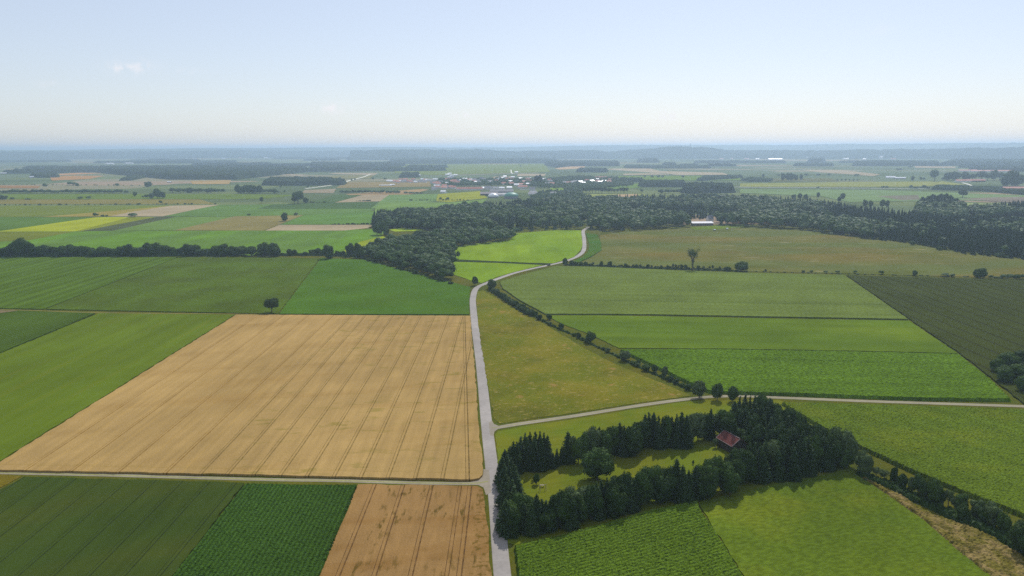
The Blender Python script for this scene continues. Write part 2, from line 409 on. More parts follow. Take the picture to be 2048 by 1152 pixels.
def fields():
    tan = lambda d: alb((178, 148, 98), d)
    # --- big wheat field
    f = F('ripe_wheat', alb((147, 125, 88), 450))
    f.mix(f.noise(.018, 4, .4, .66, 0, 6), alb((157, 133, 93), 450), .8)
    f.mix(f.noise(.05, 4, .52, .72, R(78), 5, off=40), alb((128, 101, 66), 450), .3)
    f.mul(f.noise(.35, 4, .25, .75, 0, 14), .84, 1.12)
    f.mul(f.noise(2.2, 4, .36, .64), .84, 1.14)
    weeds = f.M('MULTIPLY', f.noise(.16, 5, .54, .64, R(85), 3, .7, off=3), f.noise(.014, 2, .38, .52, off=77))
    weeds = f.M('MULTIPLY', weeds, f.M('GREATER_THAN', f.x, -118.0))
    f.mix(weeds, alb((104, 100, 40), 350), .5)
    gl = alb((80, 72, 30), 350)
    f.lines(0, -46.5, 10.08, (0, 1.35), .5, gl, .8, lo=-118, hi=-17, wob=.5)
    f.lines(0, -130.6, 18.2, (0, 1.35), .5, alb((106, 84, 46), 400), .9, hi=-119, wob=.5)
    f.lines(0, -124.0, 18.2, (0,), .8, alb((170, 138, 74), 400), .35, hi=-119, wob=.5)
    # edge tramline beside the road, bending like the road
    e1, e2 = at(931, 948, .7), at(926, 640, .7)
    ang = math.atan2(e2.x - e1.x, e2.y - e1.y); x0 = e1.x * math.cos(ang) - e1.y * math.sin(ang)
    f.lines(ang, x0, 400, (0, 1.4), .5, alb((74, 66, 24), 350), .95)
    # headland tramlines near the track
    e1, e2 = at(100, 928, .7), at(900, 943, .7)
    ang = math.atan2(e2.x - e1.x, e2.y - e1.y); x0 = e1.x * math.cos(ang) - e1.y * math.sin(ang)
    f.lines(ang, x0, 900, (0, 1.4), .4, alb((116, 100, 44), 350), .55)
    f.bump(f.noise(1.6, 5, .2, .8, 0, 2.5), .16, .8)
    W = f.done()
    field('wheat_field', [(473, 629), (700, 630), (940, 631.5), (949, 735), (957, 849), (966, 935), (965, 949), (958, 956), (944, 958.5),
          (722, 954.2), (500, 948.6), (300, 945), (100, 941), (-25, 939)], W, .8, 'large ripe tan wheat field with tramlines left of the road')
    # --- second wheat field
    f = F('ripe_wheat_weedy', alb((134, 107, 72), 230))
    f.mul(f.noise(.5, 4, .25, .75, 0, 8), .86, 1.12)
    f.mul(f.noise(3.0, 4, .36, .64), .80, 1.18)
    f.mix(f.noise(.06, 3, .5, .7, R(85), 4), alb((112, 82, 48), 230), .7)
    weeds = f.M('MULTIPLY', f.noise(.55, 5, .52, .62, 0, 5, .65, off=3), f.noise(.05, 2, .45, .58, off=17))
    weeds = f.M('MULTIPLY', weeds, f.M('GREATER_THAN', f.x, -46.0))
    f.mix(weeds, alb((84, 72, 14), 230), .9)
    f.lines(0, -50.3, 10.3, (0, 1.35), .45, alb((66, 52, 20), 230), .9, hi=-18, wob=.4)
    f.lines(0, -16.0, 300, (0, 1.5), .45, alb((62, 50, 16), 230), .9, wob=.4)
    f.mix(f.M('MULTIPLY', f.noise(.5, 4, .5, .62, off=8), f.M('GREATER_THAN', f.x, -12.5)), alb((92, 78, 24), 230), .8)
    f.bump(f.noise(2.0, 5, .2, .8, 0, 2), .18, .8)
    field('wheat_field', [(716, 968.5), (860, 970), (955, 972), (965, 978), (970, 1010), (984, 1152), (990, 1220), (600, 1220), (636, 1152)], f.done(), .8,
          'reddish tan weedy wheat field at the bottom beside the road')
    # --- dark olive cereal bottom left
    f = F('green_cereal', alb((60, 74, 26), 260))
    f.mix(f.noise(.03, 4, .4, .65, R(70), 3), alb((68, 76, 26), 260), .8)
    f.mul(f.noise(.3, 3, .3, .7, 0, 10), .9, 1.08)
    f.mul(f.noise(2.5, 4, .36, .64), .84, 1.14)
    f.lines(0, -131.6, 10.1, (0, 1.4), .42, alb((42, 50, 20), 260), .85, wob=.6)
    f.bump(f.noise(1.8, 4, .2, .8), .12, .8)
    field('cereal_field', [(48, 953), (200, 957), (400, 962.5), (488, 965.5), (343, 1152), (265, 1252), (-500, 1252)], f.done(), .7,
          'dark olive green cereal field with tramlines in the bottom left corner')
    field('meadow', [(-500, 932), (-60, 944), (44, 952), (-504, 1252), (-900, 1252)], grass_mat('left_meadow', (98, 90, 30), 280, (84, 86, 26)), .2,
          'small yellowish meadow corner below the farm track at the left edge')
    # --- maize bottom left
    def maize(name, rgb, d, ang, sp, dark=.35):
        f = F(name, alb(rgb, d))
        f.mul(f.noise(.03, 3, .3, .7, ang, 4), .88, 1.12)
        if sp: f.rows(ang, sp, .72, 1.22)
        f.mul(f.noise(2.2, 5, .34, .66), 1 - dark, 1 + dark)
        f.mix(f.noise(2.6, 3, .58, .66, off=12), alb((rgb[0] * 1.45, rgb[1] * 1.32, rgb[2] * 1.35), d), .6)
        f.bump(f.noise(1.1, 4, .2, .8, ang, 1.5), .5, .8)
        return f.done()
    field('maize_field', [(490, 966), (600, 968.5), (714, 969), (636, 1152), (595, 1235), (282, 1235), (344, 1152)],
          maize('maize_dark', (56, 78, 32), 250, 0, 1.5), 1.7, 'deep green maize field between the two fields at the bottom left', rough_cell=.4, amp=.16)
    # --- bright green strip
    f = F('bright_cereal', alb((88, 104, 0), 420))
    f.mul(f.noise(.10, 3, .3, .7, 0, 30), .88, 1.1)
    f.mix(f.noise(.25, 3, .55, .75, 0, 40, off=5), alb((100, 105, 6), 420), .55)
    f.mul(f.noise(2, 4, .36, .64), .9, 1.1)
    f.bump(f.noise(1.8, 4, .2, .8), .1, .7)
    field('grass_field', [(197, 626.3), (330, 628), (470, 629), (-28, 938.5), (-500, 925), (-500, 914), (0, 707)], f.done(), .5,
          'vivid green field in a diagonal band left of the wheat')
    # --- blue green crop far left
    rowsd = pxdir((0, 700), (190, 626))
    f = F('beet_crop', alb((74, 92, 60), 500)); f.rows(rowsd, 3.2, .78, 1.15); f.mul(f.noise(1.2, 4, .3, .7), .8, 1.2)
    f.mul(f.noise(.05, 4, .3, .7, rowsd, 12), .82, 1.12)
    f.bump(f.noise(1.0, 4, .2, .8), .3, .8)
    field('maize_field', [(30, 621), (190, 626), (0, 705), (-500, 912), (-500, 612), (-40, 619)], f.done(), 1.0,
          'bluish green row crop in a triangle at the left edge')
    field('fallow_patch', [(-300, 613), (-40, 619.5), (36, 621), (0, 626), (-300, 640)], plain_mat('fallow', alb((104, 94, 74), 560), .95), 1.1, 'small bare brownish patch at the left edge beside the row crop')
    # --- upper left band
    f = F('mown_rows', alb((84, 104, 60), 680))
    f.rows(0, 13.0, .86, 1.08)
    f.mul(f.noise(.12, 4, .3, .7, 0, 30), .82, 1.12)
    f.lines(0, -436, 42, (0,), 1.2, alb((66, 66, 36), 650), .8)
    f.mul(f.noise(.9, 4, .36, .64), .86, 1.14); f.bump(f.noise(.9, 4, .2, .8), .3, .8)
    field('striped_field', [(-300, 514), (356, 514), (88, 617.5), (0, 616.5), (-300, 612)], f.done(), .6, 'green field with long mown stripes at the left below the tree belt')
    field('grass_field', [(359, 514), (640, 516), (556, 627), (400, 624), (92, 618)],
          grass_mat('plain_green', (84, 102, 58), 680, (76, 86, 44), sp=(.84, 1.16), streak=(.05, 12, .9, 1.08)), .6, 'plain mid green field above the lone round tree')
    f = F('lush_crop', alb((78, 104, 56), 650)); f.mul(f.noise(.02, 4, .3, .7, R(80), 3), .86, 1.14); f.mul(f.noise(.6, 4, .25, .75, R(85), 3), .84, 1.16)
    f.mix(f.noise(.008, 3, .45, .6), alb((80, 102, 58), 650), .7)
    f.bump(f.noise(.9, 4, .2, .8), .35, .8)
    field('lush_field', [(642, 516), (726, 519), (770, 530), (812, 542), (870, 556), (941, 574), (938, 600), (939, 628), (700, 628), (558, 627)], f.done(), .7,
          'saturated green crop field left of the road bend')
    # --- triangle meadow
    f = F('hay_meadow', alb((96, 102, 36), 450))
    f.mix(f.noise(.03, 5, .42, .6, off=2), alb((110, 106, 60), 450), .85)
    f.mix(f.noise(.016, 3, .5, .62, off=60), alb((86, 90, 22), 450), .8)
    f.mix(f.noise(.45, 5, .56, .64, R(60), 2, .7, off=20), alb((150, 134, 92), 450), .55)
    f.mix(f.noise(.07, 4, .64, .70, off=90), alb((140, 112, 80), 450), .65)
    f.mix(f.noise(.6, 4, .60, .68, off=33), alb((64, 64, 18), 450), .6)
    f.mul(f.noise(1.6, 4, .36, .64), .84, 1.14); f.bump(f.noise(.9, 4, .2, .8), .25, .8)
    field('hay_meadow', [(955, 583), (966, 580), (978, 588), (1040, 624), (1083, 645), (1116, 665), (1165, 694), (1218, 722), (1283, 750), (1330, 768), (1366, 784),
          (1385, 791), (1351, 795.5), (1272, 806), (1155, 824.5), (1038, 841), (1000, 847), (989, 838), (981, 800), (964, 700), (956, 640), (952, 600)],
          f.done(), .15, 'olive brown speckled meadow in a triangle between road and hedge')
    # --- lawn strip and clearing
    f = F('clearing_lawn', alb((92, 104, 14), 350))
    f.mix(f.noise(.05, 4, .4, .6), alb((102, 105, 22), 350), .8); f.mul(f.noise(.5, 3, .3, .7, R(75), 8), .9, 1.08)
    f.mul(f.noise(2, 4, .36, .64), .86, 1.12); f.bump(f.noise(1.4, 4, .2, .8), .12, .8)
    field('lawn', [(990, 869), (996, 862), (1038, 854), (1155, 837), (1272, 818), (1351, 806), (1410, 800), (1440, 801), (1560, 800), (1640, 845), (1712, 905), (1700, 945),
          (1400, 1010), (1030, 1090), (1016, 1085), (1006, 1000), (998, 940)], f.done(), .1, 'yellowish green lawn around and inside the tree enclosure with the barn')
    # --- maize bottom centre and bright meadow bottom right
    m = maize('maize_near', (78, 98, 42), 240, R(62), 1.6, .42)
    field('maize_field', [(1030, 1090), (1120, 1070), (1300, 1020), (1396, 1000), (1398, 1013), (1440, 1075), (1487, 1152), (1530, 1225), (1046, 1225), (1038, 1152)], m, 1.6,
          'dark green maize field below the tree enclosure', rough_cell=.4, amp=.22)
    f = F('bright_meadow', alb((87, 102, 0), 240))
    f.mix(f.noise(.02, 3, .4, .62, off=4), alb((78, 95, 0), 240), .8); f.mix(f.noise(.03, 3, .5, .68, off=44), alb((100, 107, 6), 240), .7)
    f.mul(f.noise(.8, 5, .38, .62, R(70), 2.0), .80, 1.18); f.mul(f.noise(2.4, 4, .36, .64), .84, 1.16)
    f.bump(f.noise(1.2, 4, .2, .8), .28, .8)
    field('meadow', [(1400, 1012), (1400, 1002), (1706, 936), (1712, 948), (1777, 990), (1848, 1040), (1919, 1102), (1981, 1151), (2060, 1215), (1526, 1215), (1489, 1152)], f.done(), .3,
          'bright yellow green meadow in the bottom right corner')
    f = F('dry_reeds', alb((106, 100, 56), 250)); f.mix(f.noise(.35, 5, .42, .6, pxdir((1755, 969), (2026, 1102)), 2.5, .65), alb((138, 120, 84), 250), .85)
    f.mix(f.noise(.25, 4, .5, .62, off=9), alb((76, 74, 20), 250), .8); f.mul(f.noise(1.6, 4, .36, .64), .75, 1.2); f.bump(f.noise(1.3, 4, .2, .8), .5, .9)
    field('reed_strip', [(1713, 944), (1755, 966), (1805, 990), (1848, 1020), (1937, 1050), (1975, 1066), (2026, 1098), (2060, 1118), (2200, 1215), (2068, 1215), (1985, 1151), (1922, 1101), (1851, 1039), (1780, 989)],
          f.done(), .8, 'strip of dry tan reeds along the hedgerow at the bottom right', cat='reeds', rough_cell=.7, amp=.3)
    # --- right hand crops
    rd = pxdir((1714, 889), (2048, 1029))
    f = F('maize_right', alb((84, 100, 26), 350)); f.mul(f.noise(.15, 4, .3, .7, rd, 20), .86, 1.12); f.rows(rd, 1.5, .85, 1.12)
    f.mix(f.noise(.04, 4, .5, .66, off=6), alb((96, 106, 52), 350), .6)
    f.mul(f.noise(1.2, 5, .38, .62), .68, 1.3); f.bump(f.noise(1.1, 4, .2, .8, rd, 2), .4, .8)
    field('maize_field', [(1562, 803), (1714, 807), (1848, 811), (2048, 817.5), (2400, 829), (2400, 1170), (2048, 1027), (1981, 1002), (1892, 967), (1803, 929), (1714, 887), (1640, 850)], f.done(), 1.6,
          'large light green maize field at the right below the farm track', rough_cell=.6, amp=.2)
    rd = pxdir((1448, 720), (1919, 729))
    f = F('maize_mid', alb((86, 110, 44), 450)); f.rows(rd, 2.4, .80, 1.14); f.mul(f.noise(.14, 4, .3, .7, rd, 25), .84, 1.12)
    f.mul(f.noise(1.0, 5, .38, .62, rd, 2), .68, 1.28); f.bump(f.noise(1.0, 4, .2, .8, rd, 2), .5, .8)
    field('maize_field', [(1240, 698), (1448, 698), (1700, 702), (1917, 707), (1981, 757), (2022, 797), (1848, 795), (1714, 790.5), (1600, 786), (1480, 783), (1420, 781), (1384, 766), (1330, 740), (1270, 712)], f.done(), 1.6,
          'rowed green maize field just above the farm track at the right', rough_cell=.7, amp=.2)
    f = F('green_meadow_mid', alb((86, 105, 8), 520)); f.mix(f.noise(.02, 4, .45, .62, rd, 5), alb((98, 114, 16), 520), .7)
    f.mul(f.noise(.08, 3, .3, .7, rd, 12), .88, 1.1); f.mul(f.noise(1.2, 4, .36, .64), .88, 1.12); f.bump(f.noise(1, 4, .2, .8), .2, .8)
    field('grass_field', [(1092, 631), (1200, 630.5), (1500, 636), (1818, 641), (1915, 706), (1700, 701), (1448, 697), (1238, 696), (1180, 668), (1125, 648)], f.done(), .4,
          'smooth mid green grass field between two row crops at the right')
    rd = pxdir((1060, 598), (1780, 610))
    f = F('pale_row_crop', alb((98, 112, 75), 650)); f.rows(rd, 5.0, .86, 1.10); f.mul(f.noise(.10, 4, .3, .7, rd, 30), .84, 1.12)
    f.mul(f.noise(.9, 5, .38, .62, rd, 2), .78, 1.22)
    e1, e2 = at(1060, 598, 1), at(1780, 611, 1); ang = rd; x0 = e1.x * math.cos(ang) - e1.y * math.sin(ang)
    f.lines(ang, x0, 3000, (0,), 1.8, alb((58, 76, 38), 620), .9)
    f.bump(f.noise(.8, 4, .2, .8, rd, 2), .5, .8)
    field('row_crop_field', [(1000, 563), (1053, 547), (1112, 531.5), (1200, 533.5), (1350, 540.5), (1500, 545.5), (1688, 549.5), (1816, 637.5), (1500, 632), (1300, 628), (1090, 627), (1040, 600), (1005, 576)], f.done(), 1.0,
          'pale bluish green row crop field right of the road fork')
    f = F('dark_cereal', alb((70, 79, 62), 600)); f.lines(0, 307, 12.5, (0, 1.6), .75, alb((54, 56, 44), 560), 1.0, wob=.8)
    f.mul(f.noise(.03, 3, .3, .7, 0, 6), .92, 1.08); f.mul(f.noise(1.2, 4, .36, .64), .88, 1.1)
    field('cereal_field', [(1693, 550), (1850, 554.5), (2048, 559), (2400, 570), (2400, 1000), (2046, 805), (1984, 756), (1921, 706.5), (1820, 638)], f.done(), .8,
          'dark grey green cereal field at the right edge')
    f = F('brown_meadow', alb((97, 106, 82), 850)); f.mix(f.noise(.012, 5, .42, .62, R(88), 3), alb((108, 104, 80), 850), .9)
    f.mix(f.noise(.02, 4, .55, .66, R(88), 3, off=50), alb((90, 98, 70), 850), .7)
    f.mix(f.noise(.11, 5, .62, .70, R(88), 5, .6, off=70), alb((150, 142, 118), 850), .6)
    f.mul(f.noise(.6, 4, .36, .64), .88, 1.12)
    field('brown_meadow', [(1199, 471), (1234, 465), (1306, 460), (1376, 456), (1399, 454.5), (1489, 451), (1536, 457), (1611, 461.5), (1663, 467), (1728, 478), (1808, 485), (1886, 499), (1936, 508),
          (2031, 517), (2200, 535), (2200, 562), (2048, 556), (1850, 551.5), (1690, 547), (1500, 543), (1350, 538.5), (1200, 531), (1155, 527), (1180, 516), (1203, 501)], f.done(), .3,
          'wide olive brown meadow in front of the wood at the right')
    field('green_verge', [(1380, 455), (1430, 451), (1489, 448.5), (1510, 452), (1440, 458), (1390, 460)], grass_mat('verge_green', (102, 118, 76), 1150), .45, 'light green grass fringe in front of the white hall')
    field('hemp_strip', [(1172, 466), (1194, 468), (1202, 485), (1203, 500), (1180, 514), (1158, 524), (1140, 527), (1146, 523), (1165, 514), (1176, 503), (1179, 490)],
          grass_mat('reed_green', (76, 104, 68), 900, (98, 106, 66), big=.05, sp=(.7, 1.3)), .8, 'narrow strip of bluish green weeds beside the winding road')
    f1 = lambda nm: grass_mat(nm, (108, 132, 40), 850, (122, 142, 30), big=.012, bigk=.9, sp=(.9, 1.1), ang=0, stretch=3, bump=.1, streak=(.06, 10, .88, 1.08))
    field('meadow', [(905, 493.5), (955, 487), (1020, 480), (1032, 466.5), (1106, 460.5), (1162, 460.5), (1163.5, 475), (1165, 490), (1162, 499), (1148, 514), (1106, 526.5), (1060, 525.5), (909, 518.5)],
          f1('bright_meadow_far'), .3, 'bright yellow green meadow left of the winding road')
    field('meadow', [(906, 523.5), (1000, 526), (1086, 530), (1024, 545), (994, 554), (964, 566), (946, 562), (898, 546), (910, 535)],
          f1('bright_meadow_fork'), .3, 'small bright green meadow at the road fork')
    field('ditch_strip', [(905, 518.8), (1060, 525.8), (1106, 527), (1094, 530), (1000, 525.6), (905, 523)], grass_mat('ditch_grass', (68, 80, 44), 850), .12, 'dark grassy ditch between the two bright meadows', cat='ditch')
fields()

# --- far fields, thin sheets
FARZ = [0.10]
def far(px, rgb, label, nm='farm_field', alt=None):
    FARZ[0] += 0.02
    z = FARZ[0]
    yy = sum(p[1] for p in px) / len(px); d = dist(at(px[0][0], yy))
    base = (.36 * rgb[0] / 200, .285 * rgb[0] / 200, .17 * rgb[0] / 200) if rgb[0] > rgb[1] + 12 else None
    m = F(nm + '_mat', base or alb((rgb[0] * .95, rgb[1] * .87, rgb[2] * .96), d, .55)); m.mul(m.noise(.012, 4, .3, .7, R(80), 3), .90, 1.10); m.mul(m.noise(.25, 4, .3, .7), .88, 1.12)
    if alt: m.mix(m.noise(.02, 3, .45, .6, 0, 6), alb(alt, d), .6)
    pts = [at(x, y, z) for x, y in px]; n = len(pts)
    V = [tuple(p) for p in pts] + [(p.x, p.y, 0.003) for p in pts]
    o = link(nm, mesh_py(nm, V, [tuple(range(n))] + [(i, i + n, (i + 1) % n + n, (i + 1) % n) for i in range(n)], m.done()))
    tag(o, label, 'field', kind='structure')
def far_fields():
    far([(779, 459.5), (800, 456.5), (850, 457.5), (843, 461.5), (790, 463)], (138, 172, 56), 'bright green sliver between the wood parts')
    far([(-400, 463), (560, 461), (770, 458), (760, 480), (740, 500), (700, 511), (-400, 512)], (98, 134, 80), 'long green field behind the left tree belt', alt=(106, 136, 88))
    far([(-300, 464), (0, 463.5), (150, 463), (60, 480), (-300, 500)], (108, 128, 64), 'olive green patch left behind the tree belt')
    far([(0, 462), (-100, 470), (-300, 500), (-300, 433), (0, 434), (188, 434.5)], (92, 126, 78), 'green wedge at the left edge beyond the belt')
    far([(-60, 463.5), (-140, 469), (0, 462), (190, 434.5), (262, 433.8), (150, 462.5)], (146, 168, 52), 'bright yellow green wedge far left')
    far([(262, 433.8), (312, 434), (168, 462.8), (150, 462.5)], (122, 142, 70), 'olive sliver beside the yellow wedge')
    far([(325, 433), (352, 434), (228, 461.5), (160, 462.6), (312, 434)], (88, 106, 84), 'dark bluish sliver beyond the belt')
    far([(352, 433.5), (470, 433), (348, 460.5), (225, 461.5)], (104, 138, 84), 'mid green strip beyond the belt')
    far([(470, 432.5), (607, 430), (527, 461), (348, 460.5)], (126, 132, 90), 'brownish fallow field far left of centre')
    far([(530, 461), (559, 449.7), (747, 449.5), (737, 456), (687, 461)], (202, 168, 100), 'golden wheat strip far left of centre')
    far([(562, 449), (607, 430.5), (748, 422), (748, 449)], (98, 138, 82), 'green field above the golden strip')
    far([(-300, 412), (350, 411), (85, 433.8), (-300, 433)], (112, 136, 88), 'pale green field at the far left')
    far([(350, 411), (436, 409.8), (262, 424), (218, 432.5), (82, 433.8)], (140, 144, 90), 'pale olive wedge at the far left')
    far([(262, 424), (340, 411.5), (440, 409.3), (395, 418), (325, 432.6), (218, 432.6)], (194, 152, 104), 'tan wheat wedge at the far left')
    far([(440, 409.5), (512, 409), (744, 404), (747, 417), (740, 424), (607, 430), (512, 432), (328, 432.6), (395, 418)], (100, 136, 88), 'green field above the fallow field')
    far([(512, 418), (544, 409), (652, 405), (762, 404), (748, 417.5)], (88, 118, 88), 'dark green band left of the wood')
    far([(-300, 399), (400, 398.5), (430, 408), (-300, 408)], (126, 136, 98), 'olive brown band at the far left')
    far([(-300, 388), (260, 388), (480, 388), (600, 390), (520, 398), (-300, 398.5)], (108, 138, 92), 'long green band at the far left')
    far([(-200, 369.5), (80, 370), (60, 375), (-200, 377)], (150, 136, 112), 'brownish strip by the hedges far left')
    far([(669, 405), (729, 389), (779, 389), (760, 402.5)], (176, 148, 112), 'brown stubble field left of the village')
    far([(622, 404.5), (672, 389), (727, 388.5), (669, 404.5)], (92, 122, 92), 'dark green field beside the stubble field')
    far([(779, 389), (876, 388), (872, 402), (742, 417), (760, 402.5)], (110, 146, 98), 'light green field below the village')
    far([(876, 388), (960, 382), (975, 396), (900, 404), (872, 402)], (138, 158, 84), 'yellowish meadow below the village')
    far([(762, 404), (900, 405), (975, 398), (960, 410), (800, 428), (747, 436), (750, 418)], (112, 148, 92), 'green meadow just behind the wood')
    far([(604, 385.5), (609, 380), (672, 377.5), (667, 386)], (158, 142, 112), 'pale tan patch far left of the village')
    far([(560, 350), (575, 347.5), (618, 349.5), (600, 352)], (178, 150, 128), 'reddish tan strip left of the far wood')
    far([(655, 347.5), (672, 345.5), (757, 346), (748, 350.5)], (182, 156, 134), 'long reddish tan strip far left of the village')
    far([(668, 351), (748, 350.5), (738, 357), (640, 357)], (128, 144, 114), 'brown green strip under the reddish strip')
    far([(690, 364), (860, 362), (862, 373), (672, 376)], (136, 142, 110), 'fallow strip left of the village')
    far([(690, 388), (845, 378), (858, 379), (820, 389), (700, 390)], (150, 146, 112), 'pale brown field below the village on the left')
    far([(380, 362), (462, 360), (458, 368), (385, 368)], (158, 156, 118), 'tan green patch in front of the big far wood')
    far([(100, 355), (130, 351.5), (208, 351.5), (178, 358), (104, 361)], (160, 150, 118), 'tan field at the far left')
    far([(118, 347.5), (160, 345.5), (208, 346), (120, 350.5)], (168, 158, 128), 'pale tan strip at the far left')
    far([(0, 371), (80, 372), (75, 376), (0, 376)], (142, 134, 108), 'brownish strip at the left edge')
    far([(925, 337), (980, 335.5), (1015, 338), (1008, 340.5), (932, 340)], (178, 158, 138), 'faint reddish strip beyond the village')
    far([(975, 357.5), (990, 353), (1022, 353), (1018, 358)], (198, 156, 118), 'tan field behind the village roofs')
    far([(1036, 347.7), (1092, 347.5), (1089, 352), (1034, 352)], (204, 158, 132), 'reddish tan field right behind the village')
    far([(1109, 337), (1131, 333), (1172, 332), (1165, 337), (1120, 339)], (172, 172, 140), 'pale yellowish strip behind the wood')
    far([(1209, 338.5), (1230, 337), (1299, 337), (1336, 345.5), (1316, 346)], (212, 174, 146), 'pale red field behind the village at the right')
    far([(1246, 350), (1248, 347.2), (1316, 346.2), (1340, 349)], (206, 156, 132), 'reddish stubble strip right of the village')
    far([(1300, 343), (1318, 342), (1444, 345.2), (1459, 349.5), (1356, 350)], (206, 158, 128), 'long reddish strip far right of the village')
    far([(1601, 339.3), (1686, 340), (1761, 348.7), (1746, 352), (1686, 347.5), (1643, 345)], (196, 160, 138), 'reddish field far right')
    far([(1828, 332), (1911, 333), (1911, 336), (1832, 335.5)], (196, 168, 148), 'pale reddish strip at the far right')
    far([(1536, 357), (1661, 356.5), (1676, 362), (1500, 363)], (112, 130, 106), 'dark green strip far right')
    far([(1480, 367), (1700, 364), (1886, 362.5), (1936, 370), (1800, 373.5), (1480, 373.5)], (136, 156, 106), 'yellowish green strip far right')
    far([(1480, 378), (1740, 379.5), (2100, 392), (2100, 405), (1921, 400), (1790, 402), (1700, 404), (1640, 392), (1480, 386)], (116, 148, 106), 'green field behind the right wood')
    far([(1753, 392), (1836, 390), (1840, 399), (1806, 400.5)], (120, 132, 112), 'grey green patch behind the right wood')
    far([(1921, 397.5), (1990, 394.5), (2060, 393.5), (2060, 406), (2011, 404.5)], (126, 134, 116), 'grey brown patch at the right edge')
    far([(1921, 406), (2060, 409), (2060, 420), (1921, 426)], (136, 162, 108), 'light green patch behind the right wood')
    far([(1200, 373), (1290, 366), (1284, 374), (1205, 382)], (112, 148, 98), 'green field right of the village')
    far([(1164, 388), (1256, 388), (1290, 387.5), (1290, 395), (1170, 396)], (134, 156, 100), 'yellow green strip behind the wood')
    far([(1226, 389), (1275, 388), (1282, 395), (1236, 396)], (162, 158, 122), 'small olive tan field behind the wood')
    far([(721, 483), (767, 472), (772, 476), (700, 505), (680, 505)], (132, 158, 60), 'yellow green wedge behind the tree belt')
    far([(1100, 376), (1132, 375.5), (1130, 383), (1098, 384)], (120, 156, 92), 'small green meadow inside the village trees')
    far([(783, 329), (1090, 328), (1100, 344), (860, 350), (790, 346)], (122, 150, 110), 'broad pale green field beyond the village')
    far([(1236, 352), (1480, 351), (1480, 360), (1290, 362), (1240, 360)], (112, 146, 100), 'green field with a row of small trees at the right')
far_fields()

# ------------------------------------------------------------------ roads
def strip_mesh(name, pts, width, z, mat, sub=6, ztop=None, wl_=None):
    """smooth ribbon along world points (Catmull-Rom)"""
    P = [Vector((p.x, p.y)) for p in pts]; C = []
    for i in range(len(P) - 1):
        p0, p1, p2, p3 = P[max(i - 1, 0)], P[i], P[i + 1], P[min(i + 2, len(P) - 1)]
        for k in range(sub):
            t = k / sub
            C.append(.5 * ((2 * p1) + (p2 - p0) * t + (2 * p0 - 5 * p1 + 4 * p2 - p3) * t * t + (3 * p1 - p0 - 3 * p2 + p3) * t ** 3))
    C.append(P[-1])
    V, Fc = [], []
    for i, c in enumerate(C):
        d = (C[min(i + 1, len(C) - 1)] - C[max(i - 1, 0)]).normalized(); nrm = Vector((-d.y, d.x))
        w = width(i / (len(C) - 1)) if callable(width) else width
        for s_, zz in ((-.5 - .25 / w, 0.004), (-.5, z), (.5, z), (.5 + .25 / w, 0.004)):
            q = c + nrm * w * s_; V.append((q.x, q.y, zz))
        if i:
            b = (i - 1) * 4
            for j in range(3): Fc.append((b + j, b + 4 + j, b + 5 + j, b + 1 + j))
    return mesh_py(name, V, Fc, mat)
ROAD_PX = [(1024, 1290), (1005, 1152), (991.5, 1000), (983, 930), (973.5, 850), (961.5, 735), (951, 660), (946.7, 620), (945.5, 603), (947, 590), (950.5, 579.5), (957, 573), (968, 568.2),
           (994, 558), (1024, 547.6), (1053.5, 539.8), (1083, 533.2), (1112.5, 527), (1136, 520.5), (1151, 514.5), (1162, 507.5), (1167.5, 500), (1168.8, 490), (1168, 476), (1166.3, 463), (1170, 458.5), (1177, 454)]
def asphalt(name, rgb, d, tracks=False):
    f = F(name, alb(rgb, d), .85, .3); f.mul(f.noise(.06, 3, .38, .62), .88, 1.07); f.mul(f.noise(.7, 4, .36, .64), .92, 1.06); f.mul(f.noise(3.5, 4, .3, .7), .93, 1.07)
    return f.done()
